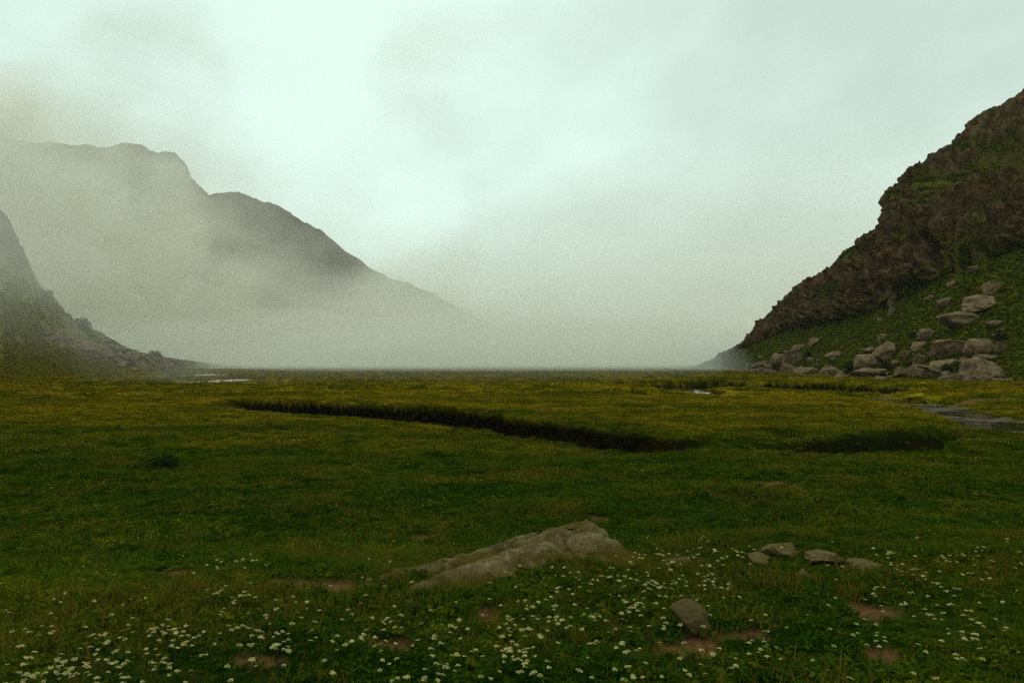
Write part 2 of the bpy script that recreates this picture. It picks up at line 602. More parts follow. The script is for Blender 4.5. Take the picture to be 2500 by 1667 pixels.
def build_right_hill():
    px = np.concatenate([np.arange(1560, 1700, 6), np.arange(1700, 2520, 1.9), 2520 + np.cumsum(np.linspace(3, 90, 80))])
    u = px_dir(px)
    Df = interp(px, [(1560, 400), (1700, 290), (1800, 228), (1850, 200), (2000, 163), (2087, 142), (2250, 116), (2455, 98), (2600, 85), (3000, 65), (4000, 41), (6000, 24)])
    Dt = interp(px, [(1560, 410), (1700, 300), (1860, 232), (2010, 197), (2165, 166), (2291, 152), (2455, 140), (2600, 130), (3000, 105), (4000, 85), (6000, 70)])
    pyt = interp(px, [(1560, 900), (1700, 896), (1800, 858), (1840, 838), (1860, 832), (1932, 802), (2039, 786), (2110, 768), (2165, 748), (2291, 684), (2378, 650), (2455, 621), (2600, 570), (3000, 430), (4000, 100), (6000, -500)])
    pyr = interp(px, [(1560, 900), (1700, 893), (1748, 873), (1797, 846), (1840, 820), (1865, 781), (1903, 743), (1942, 715), (2010, 670), (2087, 602), (2155, 549), (2174, 530), (2176, 500), (2181, 465),
                      (2205, 455), (2242, 427), (2262, 400), (2286, 374), (2325, 354), (2345, 330), (2378, 304), (2386, 285), (2420, 262), (2455, 253), (2600, 160), (3000, -120), (4000, -700), (6000, -1500)])
    pyc = np.where(px < 2181, pyr + 2, interp(px, [(2181, 467), (2252, 447), (2330, 440), (2455, 432), (2600, 400), (3000, 230), (4000, -200), (6000, -900)]))
    Dc = Dt + interp(px, [(1560, 1), (1700, 4), (1860, 10), (2010, 14), (2177, 15), (2455, 15), (3000, 14), (6000, 10)])
    Dr = Dc + interp(px, [(1560, 1), (2175, 2), (2182, 3), (2242, 10), (2286, 16), (2325, 22), (2378, 32), (2455, 46), (2600, 60), (6000, 60)])
    zt = EYE + elev(pyt) * Dt
    zc = EYE + elev(pyc) * Dc
    zr = EYE + elev(pyr) * Dr
    zr = np.maximum(zr, zc)
    rows, zone = [], []

    def add(D, z, zn, g):
        rows.append(np.stack([u * D, D, z + 0 * u], -1)); zone.append((zn, g))
    for t in np.linspace(0, 1, 6)[:-1]:
        add(Df - 12 * (1 - t), -3.0 + 3.0 * t, 0, 1)
    for t in np.linspace(0, 1, 130)[:-1]:
        s = t ** 1.25
        add(Df + (Dt - Df) * t, zt * s, 0, t)
    for t in np.linspace(0, 1, 170)[:-1]:
        d = 0.25 * t + 0.75 * (0.5 - 0.5 * np.cos(np.pi * t)) if False else t ** 1.35
        add(Dt + (Dc - Dt) * d, zt + (zc - zt) * t, 1, t)
    for t in np.linspace(0, 1, 120):
        s = t ** 1.3
        add(Dc + (Dr - Dc) * t, zc + (zr - zc) * s, 2, t)
    for d, dz in [(2, 0.1), (6, -0.8), (14, -3), (40, -14), (90, -40), (160, -90)]:
        add(Dr + d, zr + dz, 3, 1)
    P = np.array(rows)
    Z = np.array([a for a, _ in zone])[:, None] * np.ones((1, len(px)))
    T = np.array([b for _, b in zone])[:, None] * np.ones((1, len(px)))
    PX = np.broadcast_to(px, Z.shape)
    n = grid_normals(P)
    n *= -np.sign((n * (P - np.array([0, 0, EYE]))).sum(2, keepdims=True) + 1e-9)     # face the valley
    x, y, z = P[..., 0], P[..., 1], P[..., 2]
    g_noise = fbm3(x * 0.05, y * 0.05, z * 0.08, 4, 61)
    g_fine = fbm3(x * 0.25, y * 0.25, z * 0.4, 3, 62)
    talus = (Z == 0)
    cliff = (Z == 1)
    upper = (Z >= 2)
    grass = np.zeros_like(x)
    # grass reaches a little up into the cliff and the cliff toe down into the grass
    edge = T + 0.22 * g_fine + 0.25 * g_noise
    grass = np.where(talus, 1 - 0.9 * sstep(1.06, 1.2, edge), grass)
    grass = np.where(cliff, np.maximum(1 - sstep(0.02, 0.12, T + 0.25 * g_fine + 0.2 * g_noise), 0.75 * sstep(0.12, 0.38, g_noise * 0.8 + g_fine * 0.5)), grass)
    # turf ledge above the main cliff, rock again above it
    led = np.where(upper, 1 - sstep(0.16, 0.34, T + 0.22 * g_fine), 0)
    grass = np.where(upper, np.maximum(led, 0.85 * sstep(-0.02, 0.22, g_noise + 0.6 * g_fine)), grass)
    grass = np.where(cliff & (T > 0.93), np.maximum(grass, 0.7), grass)
    # slanting grassy ramp at the right of the cliff
    ramp_d = (PX - 2330) / 130 - (T - 0.18) * 2.2
    grass = np.where(cliff & (PX > 2320), np.maximum(grass, 0.6 * (1 - sstep(0.12, 0.42, np.abs(ramp_d - 0.1) + 0.7 * np.abs(g_fine)))), grass)
    rock = 1 - grass
    fade = interp(px, [(1560, 0.0), (1720, 0.15), (1840, 0.6), (1950, 1), (6000, 1)])[None, :]
    # crags: blocky ridges with steep fissures
    vert = ridged3(x * 0.20, y * 0.20, z * 0.055, 4, 71, 0.6)
    blk = ridged3(x * 0.42 + 5, y * 0.42, z * 0.34, 3, 72, 0.55)
    tilt = np.sin((z * 0.9 + x * 0.28 + 1.8 * perlin3(x * 0.08, y * 0.08, z * 0.08, 73)) * 1.25)
    fine = fbm3(x * 1.3, y * 1.3, z * 1.1, 3, 74)
    big = ridged3(x * 0.075 + 3, y * 0.075, z * 0.045, 2, 78, 0.5)
    ph = z / 5.5 + x * 0.035 + 1.6 * perlin3(x * 0.07, y * 0.07, z * 0.05, 79)
    ledge = (ph - np.floor(ph)) ** 1.5
    disp = rock * np.where(Z == 3, 0.2, 1.0) * (2.6 * (big - 0.7) + 1.5 * ledge - 0.5 + 1.5 * (vert - 0.9) + 0.95 * (blk - 0.8) + 0.35 * tilt + 0.65 * fine)
    disp = disp + grass * (0.55 * fbm3(x * 0.12, y * 0.12, z * 0.12, 3, 75) + 0.18 * fbm3(x * 0.7, y * 0.7, z * 0.7, 3, 76))
    crest = np.where(Z == 3, 1.0, np.where(PX < 2176, sstep(0.80, 1.0, T) * (Z == 1) + (Z == 2), sstep(0.7, 1.0, T) * (Z == 2)))
    disp = disp * fade * (1 - 0.68 * crest)
    # hollow (small cave) in the main cliff and a shadowed gully left of it
    pyp = HOR - (z - EYE) / np.maximum(y, 1) * F
    hol = 1 - sstep(0.55, 1.05, np.hypot((PX - 2288 - (pyp - 615) * 0.25) / 26, (pyp - 615) / 44) + 0.18 * g_fine)
    disp = disp - 6.5 * hol
    gul = 1 - sstep(0.4, 1.1, np.hypot((PX - 2087 + (pyp - 640) * 0.5) / 24, (pyp - 640) / 48))
    disp = disp - 2.4 * gul
    P = P + n * disp[..., None]
    # wide notches on the skyline
    P[..., 2] += np.where(upper, 0.9 * fbm3(x * 0.22, y * 0.22, z * 0.1, 3, 77) * fade, 0)
    o = link_mesh('cliff_hillside', P.reshape(-1, 3), grid_faces(*Z.shape),
                  mat_hill('craggy_rock_and_turf', (0.015, 0.009, 0.004), (0.072, 0.044, 0.020), (0.180, 0.118, 0.064), (0.030, 0.048, 0.003), (0.100, 0.098, 0.004)),
                  dict(grass=grass))
    tag(o, 'craggy brown cliff above a grassy talus slope', kind='structure')
    return o, P


right_hill, RH_P = build_right_hill()


def build_left_hill():
    px = np.concatenate([np.arange(700, 480, -5), np.arange(480, 0, -2.0), 0 - np.cumsum(np.linspace(3, 80, 60))])
    u = px_dir(px)
    o = np.argsort(px)
    tab = lambda t: interp(px, sorted(t))
    Df = tab([(700, 420), (560, 300), (425, 255), (300, 205), (180, 160), (45, 118), (-200, 85), (-600, 60), (-2400, 25)])
    Dr = Df + tab([(700, 30), (560, 60), (425, 20), (360, 26), (300, 38), (180, 52), (45, 68), (-200, 80), (-600, 90), (-2400, 90)])
    pyr = tab([(700, 900), (560, 892), (500, 886), (460, 880), (425, 878), (400, 874), (361, 864), (320, 855), (298, 845), (245, 813), (200, 795), (180, 781), (150, 757), (135, 735), (122, 722), (104, 712), (88, 690),
               (75, 665), (60, 630), (45, 606), (0, 520), (-200, 250), (-600, -150), (-2400, -1500)])
    zr = EYE + elev(pyr) * Dr
    rows, T = [], []
    for t in np.linspace(0, 1, 6)[:-1]:
        rows.append(np.stack([u * (Df - 14 * (1 - t)), Df - 14 * (1 - t), np.full_like(u, -3 + 3.0 * t)], -1)); T.append(0)
    for t in np.linspace(0, 1, 170):
        s = 0.35 * t + 0.65 * t ** 2.2
        D = Df + (Dr - Df) * t
        rows.append(np.stack([u * D, D, np.maximum(zr, 0.2) * s], -1)); T.append(t)
    for d, dz in [(3, 0.1), (12, -2), (40, -14), (120, -60)]:
        rows.append(np.stack([u * (Dr + d), Dr + d, zr + dz], -1)); T.append(1)
    P = np.array(rows)
    T = np.array(T)[:, None] * np.ones((1, len(px)))
    PX = np.broadcast_to(px, T.shape)
    n = grid_normals(P)
    n *= -np.sign((n * (P - np.array([0, 0, EYE]))).sum(2, keepdims=True) + 1e-9)
    x, y, z = P[..., 0], P[..., 1], P[..., 2]
    gn = fbm3(x * 0.06, y * 0.06, z * 0.06, 4, 81)
    gf = fbm3(x * 0.3, y * 0.3, z * 0.3, 3, 82)
    pyp = HOR - (z - EYE) / np.maximum(y, 1) * F
    # stony rib slanting down the slope, stony crest, rock higher up
    rib = 1 - sstep(6, 26, np.abs(pyp - (812 + (PX - 105) * 0.33)) + 14 * gf)
    rib = rib * sstep(85, 120, PX) * (1 - sstep(400, 440, PX))
    crest = sstep(0.50, 0.9, T + 0.25 * gn) * sstep(60, 130, PX) * (1 - sstep(420, 470, PX))
    high = sstep(-40, 110, 690 - pyp + 160 * gn + 60 * gf)
    rock = np.clip(np.maximum.reduce([0.85 * rib, 0.75 * crest * sstep(-0.25, 0.2, gf + gn), high, 0.6 * sstep(0.25, 0.45, gn + 0.4 * gf)]), 0, 1)
    grass = 1 - rock
    fade = tab([(700, 0), (480, 0.3), (400, 1), (-2400, 1)])[None, :]
    disp = rock * (0.8 * ridged3(x * 0.3, y * 0.3, z * 0.25, 4, 83, 0.55) - 0.6) + grass * (0.4 * fbm3(x * 0.15, y * 0.15, z * 0.15, 4, 84))
    disp = disp * fade * sstep(0, 0.08, T)
    P = P + n * disp[..., None]
    ob = link_mesh('hillside', P.reshape(-1, 3), grid_faces(*T.shape),
                   mat_hill('stony_turf', (0.030, 0.020, 0.013), (0.105, 0.070, 0.046), (0.22, 0.155, 0.105), (0.085, 0.090, 0.003), (0.25, 0.20, 0.006)),
                   dict(grass=grass))
    tag(ob, 'stony grass hillside rising into mist', kind='structure')
    return ob, P


left_hill, LH_P = build_left_hill()


def build_mountain():
    px = np.concatenate([np.linspace(-2500, -100, 60), np.arange(-90, 1150, 3.5), np.linspace(1155, 1500, 40)])
    u = px_dir(px)
    pyr = interp(px, [(-2500, 150), (-600, 250), (0, 335), (100, 345), (159, 352), (213, 351), (250, 356), (287, 350), (340, 353), (355, 364), (380, 375), (395, 369), (420, 369), (436, 386), (457, 420),
                      (489, 452), (515, 474), (540, 474), (574, 472), (600, 478), (638, 491), (680, 503), (700, 513), (744, 544), (781, 558), (797, 576), (808, 589), (850, 622), (903, 654), (957, 680),
                      (1010, 697), (1063, 723), (1105, 748), (1200, 800), (1320, 860), (1500, 900)])
    pyr = pyr + 5.0 * fbm2(px * 0.022, px * 0 + 3.3, 5, 94, 0.6)
    Dr = interp(px, [(-2500, 1000), (100, 980), (460, 940), (520, 820), (700, 790), (1000, 850), (1500, 1000)])
    Df = interp(px, [(-2500, 600), (0, 600), (500, 600), (900, 680), (1200, 840), (1500, 990)])
    zr = EYE + elev(pyr) * Dr
    rows, T = [], []
    for t in np.linspace(0, 1, 170):
        D = Df + (Dr - Df) * t
        s = 0.25 * t + 0.75 * t ** 1.5
        rows.append(np.stack([u * D, D, -4 + (zr + 4) * s], -1)); T.append(t)
    for d, dz in [(6, -1), (30, -8), (120, -60), (300, -200)]:
        rows.append(np.stack([u * (Dr + d), Dr + d, zr + dz], -1)); T.append(1)
    P = np.array(rows)
    T = np.array(T)[:, None] * np.ones((1, len(px)))
    n = grid_normals(P)
    n *= -np.sign((n * (P - np.array([0, 0, EYE]))).sum(2, keepdims=True) + 1e-9)
    x, y, z = P[..., 0], P[..., 1], P[..., 2]
    disp = 14 * (ridged3(x * 0.008, y * 0.008, z * 0.006, 3, 91) - 0.9) + 5 * ridged3(x * 0.035, y * 0.035, z * 0.025, 4, 92)
    disp = disp * sstep(0, 0.2, T) * (1 - 0.75 * sstep(0.85, 1, T))
    P = P + n * disp[..., None]
    grass = np.clip(0.45 + 1.6 * fbm3(x * 0.012, y * 0.012, z * 0.012, 4, 93), 0, 0.8)
    ob = link_mesh('mountain', P.reshape(-1, 3), grid_faces(*T.shape),
                   mat_hill('far_mountain_rock', (0.022, 0.015, 0.009), (0.060, 0.040, 0.024), (0.11, 0.075, 0.045), (0.024, 0.024, 0.006), (0.050, 0.040, 0.008), 0.12),
                   dict(grass=grass))
    tag(ob, 'bare dark mountain ridge half hidden by low cloud', kind='structure')
    return ob


mountain = build_mountain()

# ================================================================== mist
def mat_volume(name, density, color, aniso=0.2):
    M = Mat(name)
    v = M.n('VolumePrincipled')
    v.inputs['Color'].default_value = tuple(color) + (1,)
    v.inputs['Density'].default_value = density
    v.inputs['Anisotropy'].default_value = aniso
    M.l(v.outputs[0], M.out.inputs['Volume'])
    return M.m


FOG_COL = (0.996, 0.968, 0.905)


def shell(name, A, B, mat):
    """closed body between two equally sized grids of points A (front/bottom) and B (back/top)"""
    nr, nc = A.shape[:2]
    V = np.vstack([A.reshape(-1, 3), B.reshape(-1, 3)])
    f = grid_faces(nr, nc)
    k = nr * nc
    Fc = [f, f[:, ::-1] + k]
    idx = np.arange(k).reshape(nr, nc)
    for ring in (idx[0], idx[-1][::-1], idx[:, -1], idx[:, 0][::-1]):
        a, b = ring[:-1], ring[1:]
        Fc.append(np.stack([b, a, a + k, b + k], -1))
    return link_mesh(name, V, np.vstack(Fc), mat, smooth=True)


def build_valley_fog():
    """low cloud lying on the far valley floor; its top is lumpy, its front irregular"""
    xs = np.linspace(-1500, 700, 150)
    ys = np.linspace(0, 1, 60)
    X, S = np.meshgrid(xs, ys)
    front = 185 + 18 * perlin2(X * 0.006, X * 0 + 2.2, 101) + 85 * sstep(-35, -120, X) + 8 * sstep(25, 58, X)
    front = front + 110 * sstep(0, 1, (X - 90) / 40)
    Y = front + (2200 - front) * S ** 1.8
    top = 22 + 0.03 * (Y - 300) + (17 + 0.03 * (Y - 300)) * fbm2(X * 0.009, Y * 0.006, 4, 102)
    top = top * sstep(0, 0.32, S) + 0.5
    top = np.maximum(top, 1.0)
    A = np.stack([X, Y, np.full_like(X, -6.0)], -1)
    B = np.stack([X, Y, top], -1)
    o = shell('fog_bank', B, A, mat_volume('low_cloud', 0.0075, FOG_COL))
    tag(o, 'grey low cloud lying on the far valley floor', 'fog', kind='stuff')
    return o


build_valley_fog()


def build_mist():
    """thinner, taller mist over the fog bank that melts into the cloudy sky"""
    X, S = np.meshgrid(np.linspace(-1300, 1300, 110), np.linspace(0, 1, 140))
    front = 85 + 15 * perlin2(X * 0.004, X * 0 + 7.2, 105) + 190 * sstep(-40, -110, X) + 130 * sstep(22, 60, X) + 130 * sstep(60, 110, X)
    Y = front + (2600 - front) * S ** 1.8
    top = 5 * (1 - np.exp(-(Y - front) / 40)) + 0.30 * np.minimum((Y / 700) ** 1.3, (700 / Y) ** 1.2) * Y * sstep(140, 300, Y) * (1 - 0.62 * sstep(140, -190, X)) * (1 + 0.12 * fbm2(X * 0.003, Y * 0.002, 2, 106)) + 1.0
    o = shell('mist', np.stack([X, Y, top], -1), np.stack([X, Y, np.full_like(X, -8.0)], -1), mat_volume('thin_mist', 0.0013, FOG_COL))
    tag(o, 'thin tall mist melting into the overcast sky', 'mist', kind='stuff')


build_mist()


def build_veil(name, label, Y0, sigma, urange, vrange, shape, pts, seed, sig=46.0, mat='drifting_cloud', cat='cloud'):
    """a sheet of cloud standing across the slope, thick and thin in places"""
    U, V = np.meshgrid(np.linspace(*urange, shape[0]), np.linspace(*vrange, shape[1]))
    PX, PY = U * F + 1250, HOR - V * F
    q = np.stack([PX.ravel(), PY.ravel()], -1)
    d2 = ((q[:, None, :] - pts[None, :, :2]) ** 2).sum(2)
    wgt = np.exp(-d2 / (2 * sig ** 2)) + 2e-3 * np.exp(-d2 / (2 * 130.0 ** 2)) + 1e-5 * np.exp(-d2 / (2 * 400.0 ** 2)) + 1e-12
    tau = ((wgt * pts[None, :, 2]).sum(1) / wgt.sum(1)).reshape(U.shape)
    nz = fbm2(PX * 0.006 + PY * 0.004, PY * 0.009 - PX * 0.003, 4, seed, 0.55)
    tau = tau * np.clip(1 + 0.55 * nz, 0.2, 2)
    edge = sstep(0, 0.10, U - urange[0]) * sstep(0, 0.08, urange[1] - U) * sstep(0, 0.1, vrange[1] - V)
    T = np.maximum(tau * edge / sigma, 0.0008 * Y0)
    Y0m = Y0 * (1 + 0.06 * fbm2(PX * 0.003, PY * 0.003, 2, seed + 1))
    X, Zc = U * Y0m, EYE + V * Y0m
    o = shell(name, np.stack([X, Y0m - 0.5 * T, Zc], -1), np.stack([X, Y0m + 0.5 * T, Zc], -1), mat_volume(mat, sigma, FOG_COL))
    tag(o, label, cat, kind='stuff')
    return o


def build_clouds():
    # optical thickness wanted along the mountain side
    pts = np.array([
        (60, 300, 1.6), (60, 345, 2.6), (110, 345, 2.0), (0, 330, 2.8), (60, 420, 2.9), (60, 560, 3.0), (60, 700, 3.0), (60, 860, 2.6), (-300, 300, 1.5), (-300, 600, 3), (-300, 850, 3),
        (180, 330, 1.1), (180, 370, 1.6), (180, 450, 2.6), (180, 560, 3.0), (180, 700, 3.0), (180, 820, 2.3),
        (240, 400, 1.15), (300, 390, 0.75), (350, 400, 0.65), (400, 410, 0.75), (340, 450, 1.1), (300, 500, 2.2), (300, 600, 3.2), (300, 720, 2.8), (300, 820, 1.9),
        (440, 440, 1.0), (480, 480, 1.3), (420, 520, 2.2), (420, 620, 3.0), (430, 720, 2.5), (450, 800, 1.4),
        (530, 500, 1.05), (560, 560, 0.8), (600, 520, 0.55), (560, 620, 1.3), (620, 600, 0.8), (660, 540, 0.45), (700, 580, 0.4), (640, 660, 1.8), (560, 700, 2.4), (560, 780, 1.1), (560, 840, 1.0),
        (720, 640, 0.40), (760, 600, 0.3), (760, 680, 0.35), (800, 640, 0.28), (800, 690, 0.45), (840, 680, 0.5), (680, 700, 1.7), (720, 760, 2.1), (780, 740, 1.3), (650, 800, 1.2), (700, 850, 0.9),
        (880, 700, 0.9), (860, 760, 2.0), (940, 720, 0.9), (1000, 730, 1.2), (1060, 760, 1.6), (980, 800, 2.2), (850, 830, 1.6), (1100, 850, 2.0),
        (620, 430, 0.15), (760, 480, 0.1), (900, 580, 0.12), (1000, 640, 0.2), (1100, 700, 0.5), (1250, 760, 0.3), (1300, 850, 0.3), (500, 380, 0.2), (300, 280, 0.15), (120, 220, 0.3), (-300, 100, 0.3),
        (400, 300, 0.1), (700, 300, 0.0), (1000, 500, 0.0), (1300, 600, 0.0), (0, 50, 0), (700, 50, 0), (1300, 300, 0), (1500, 700, 0), (1500, 880, 0), (-800, 100, 0.2), (-800, 600, 2.5)], float)
    build_veil('cloud_veil', 'torn veil of cloud drifting across the mountain slope', 430.0, 0.05, (-1.05, 0.16), (-0.03, 0.50), (170, 110), pts, 111, 58.0)
    near = np.array([(-200, 300, 0.6), (0, 450, 0.8), (45, 560, 1.0), (45, 620, 0.9), (45, 700, 0.45), (45, 760, 0.22), (45, 800, 0.08), (45, 850, 0.02), (45, 900, 0.0), (110, 690, 0.65), (110, 740, 0.35), (130, 790, 0.16), (150, 840, 0.03), (150, 900, 0.0),
                     (210, 780, 0.5), (240, 830, 0.25), (240, 870, 0.05), (250, 902, 0.0), (300, 840, 0.42), (320, 870, 0.15), (330, 900, 0.0), (400, 860, 0.42), (420, 880, 0.25), (420, 902, 0.0), (500, 880, 0.12), (520, 902, 0.0),
                     (45, 935, 0), (150, 935, 0), (250, 935, 0), (350, 935, 0), (450, 935, 0), (550, 935, 0), (-200, 935, 0), (-500, 935, 0), (600, 880, 0.0), (600, 700, 0.0), (420, 700, 0.15), (300, 600, 0.25), (300, 400, 0.05), (500, 500, 0), (-200, 700, 0.6),
                     (-200, 880, 0.05), (100, 300, 0.1), (0, 150, 0.0), (300, 200, 0), (100, 450, 0.3), (-500, 300, 0.4)], float)
    build_veil('mist_veil', 'thin mist hanging before the stony hillside', 100.0, 0.03, (-1.10, -0.33), (-0.025, 0.42), (110, 90), near, 117, 42.0, 'hillside_mist', 'mist')


build_clouds()


def build_haze():
    V = np.array([(x, y, z) for z in (-12, 340) for x, y in ((-5600, -5600), (5600, -5600), (5600, 5600), (-5600, 5600))], float)
    Fc = np.array([(3, 2, 1, 0), (4, 5, 6, 7), (0, 1, 5, 4), (1, 2, 6, 5), (2, 3, 7, 6), (3, 0, 4, 7)])
    o = link_mesh('haze', V, Fc, mat_volume('damp_air', 0.00008, FOG_COL), smooth=False)
    tag(o, 'thin damp haze filling the valley air', kind='stuff')


build_haze()
#==MORE==
# ================================================================== water
def mat_water():
    M = Mat('brook_water')
    P = M.pos()
    nb = M.noise(2.0, 3, 0.5, M.scaled(P, (1.0, 0.4, 1.0)))
    return M.finish((0.010, 0.010, 0.008), 0.06, 0.5, bump=nb, bstr=0.12, bdist=0.02)


WATER = mat_water()


def build_water():
    labels = ['pale pool of a winding brook beside the stony hillside', 'narrow bright pool where the brook bends on the meadow',
              'small bright pool under the brown brook bank', 'tiny glint of water in the dark ditch']
    for k, (x0, y0, rx, ry, lv) in enumerate(POOLS):
        a = np.linspace(0, 2 * np.pi, 73)[:-1]
        rr = np.linspace(0, 1.35, 10)
        A, R = np.meshgrid(a, rr)
        X, Y = x0 + rx * R * np.cos(A), y0 + ry * R * np.sin(A)
        V = np.stack([X, Y, np.full_like(X, lv)], -1).reshape(-1, 3)
        o = link_mesh('pool', V, grid_faces(10, 72, wrap=True), WATER)
        tag(o, labels[k], kind='structure')
    # shallow brook running over the gravel bed
    t = np.linspace(0, len(GRAVEL) - 1.001, 60)
    i = t.astype(int)
    C = GRAVEL[i] * (1 - (t - i))[:, None] + GRAVEL[i + 1] * (t - i)[:, None]
    d = np.gradient(C, axis=0); d /= np.linalg.norm(d, axis=1, keepdims=True)
    nrm = np.stack([-d[:, 1], d[:, 0]], -1)
    wv = 1.9
    s = np.linspace(-1, 1, 9)
    V = C[:, None, :] + nrm[:, None, :] * s[None, :, None] * wv
    zz_ = ground_eval(C[:, 0].copy(), C[:, 1].copy())[0]
    zz_ = np.convolve(np.pad(zz_, 8, 'edge'), np.ones(17) / 17, 'valid') + 0.012
    V = np.concatenate([V, np.broadcast_to(zz_[:, None, None], V.shape[:2] + (1,))], -1)
    o = link_mesh('brook', V.reshape(-1, 3), grid_faces(60, 9), WATER)
    tag(o, 'shallow brook trickling over a gravel bed', kind='structure')


build_water()

# ================================================================== rocks
def mat_rock(name, a, b, c, moss=(0.050, 0.046, 0.012), scale=1.0, moss_amt=0.35, lichen=(0.24, 0.225, 0.17), attr_moss=False):
    M = Mat(name)
    tc = M.n('TexCoord').outputs['Object']
    P = M.pos()
    n1 = M.noise(1.6 * scale, 6, 0.65, tc)
    n2 = M.noise(9 * scale, 5, 0.7, tc)
    n3 = M.noise(38 * scale, 3, 0.7, tc)
    col = M.ramp(n1, [(0.30, a), (0.50, b), (0.70, c)])
    col = M.mix(M.ramp(n2, [(0.54, 0.0), (0.66, 0.7)]), col, lichen)
    col = M.mix(M.ramp(n2, [(0.34, 0.8), (0.44, 0.0)]), col, tuple(v * 0.6 for v in a))
    col = M.mix(1.0, col, M.ramp(n3, [(0.3, 0.6), (0.7, 1.3)]), 'MULTIPLY')
    if attr_moss:
        mf = M.attr('moss')
    else:
        nz = M.n('SeparateXYZ'); M.l(M.n('NewGeometry').outputs['Normal'], nz.inputs[0])
        mf = M.math('MULTIPLY', M.ramp(M.noise(2.3 * scale * 0.6, 4, 0.6, tc), [(0.44, 0.0), (0.58, 1.0)]), moss_amt)
    mcol = M.mix(M.ramp(n3, [(0.35, 0.0), (0.65, 1.0)]), moss, tuple(v * 1.9 for v in moss))
    col = M.mix(mf, col, mcol)
    ri = M.n('ObjectInfo').outputs['Random']
    col = M.mix(1.0, col, M.ramp(ri, [(0.0, 0.72), (1.0, 1.15)]), 'MULTIPLY')
    return M.finish(col, 0.93, 0.08, bump=n2, bstr=0.7, bdist=0.06 / scale)


BOULDER = mat_rock('boulder_rock', (0.060, 0.036, 0.020), (0.195, 0.122, 0.068), (0.32, 0.21, 0.125), scale=0.5, moss=(0.035, 0.036, 0.008), lichen=(0.31, 0.215, 0.135))
STONE = mat_rock('field_stone', (0.050, 0.033, 0.013), (0.125, 0.083, 0.034), (0.21, 0.145, 0.065), scale=6.0, moss_amt=0.85, lichen=(0.22, 0.165, 0.085), moss=(0.085, 0.062, 0.016))


def rock_mesh(name, seed, sub=4, cuts=9, rough=0.10, mat=None):
    rg = np.random.default_rng(seed)
    bm = bmesh.new()
    bmesh.ops.create_icosphere(bm, subdivisions=sub, radius=1.0)
    V = np.array([v.co[:] for v in bm.verts])
    for _ in range(cuts):
        n = rg.normal(size=3); n[2] *= 0.8; n /= np.linalg.norm(n)
        d = rg.uniform(0.34, 0.74)
        e = np.maximum(V @ n - d, 0)
        V = V - n * (e * rg.uniform(0.92, 1.0))[:, None]
    o = rg.uniform(0, 90, 3)
    nn = V / (np.linalg.norm(V, axis=1, keepdims=True) + 1e-6)
    q = V + o
    V = V + nn * (rough * 1.6 * fbm3(q[:, 0] * 1.3, q[:, 1] * 1.3, q[:, 2] * 1.3, 3, seed) + rough * 0.5 * ridged3(q[:, 0] * 3, q[:, 1] * 3, q[:, 2] * 3, 3, seed + 3) - 0.4 * rough)[:, None]
    lo, hi = V.min(0), V.max(0)
    V = (V - (lo + hi) / 2) / ((hi - lo) / 2)      # unit half extents
    for v, c in zip(bm.verts, V):
        v.co = c
    me = bpy.data.meshes.new(name)
    bm.to_mesh(me); bm.free()
    for p in me.polygons:
        p.use_smooth = True
    if mat:
        me.materials.append(mat)
    return me


BIG = [rock_mesh('boulder', 200 + k, 5, 15, 0.12, BOULDER) for k in range(10)]
SMALL = [rock_mesh('scree_stone', 300 + k, 4, 13, 0.12, BOULDER) for k in range(6)]
FIELD = [rock_mesh('stone', 400 + k, 5, 12, 0.15, STONE) for k in range(6)] + [rock_mesh('round_stone', 420, 5, 4, 0.16, STONE)]


def put_rock(me, name, loc, half, rz=0.0, tilt=(0, 0), label=None, cat='boulder', group=None):
    o = bpy.data.objects.new(name, me)
    COL.objects.link(o)
    o.location = loc
    o.scale = half
    o.rotation_euler = (tilt[0], tilt[1], rz)
    tag(o, label, cat, group)
    return o


def proj(P):
    return 1250 + P[..., 0] / P[..., 1] * F, HOR - (P[..., 2] - EYE) / P[..., 1] * F


class Slope:
    """finds the point of a hillside that a photo position shows"""
    def __init__(self, P):
        Q = P.reshape(-1, 3)
        self.Q = Q[Q[:, 1] > 5]
        self.px, self.py = proj(self.Q)

    def at(self, px, py):
        if py > 900:                               # on the valley floor in front of the slope
            z = 0.0
            for _ in range(6):
                p = gnd(px, py, z); z = hgt(*p)
            g = Vector((p[0], p[1], z))
        else:
            g = None
        d = np.hypot(self.px - px, self.py - py)
        m = d < max(5.0, d.min() * 1.2)
        q = self.Q[m]
        q = q[np.argmin(q[:, 1])]
        if g is not None and g.y < q[1]:
            return g
        return Vector(q)


RS, LS = Slope(RH_P), Slope(LH_P)

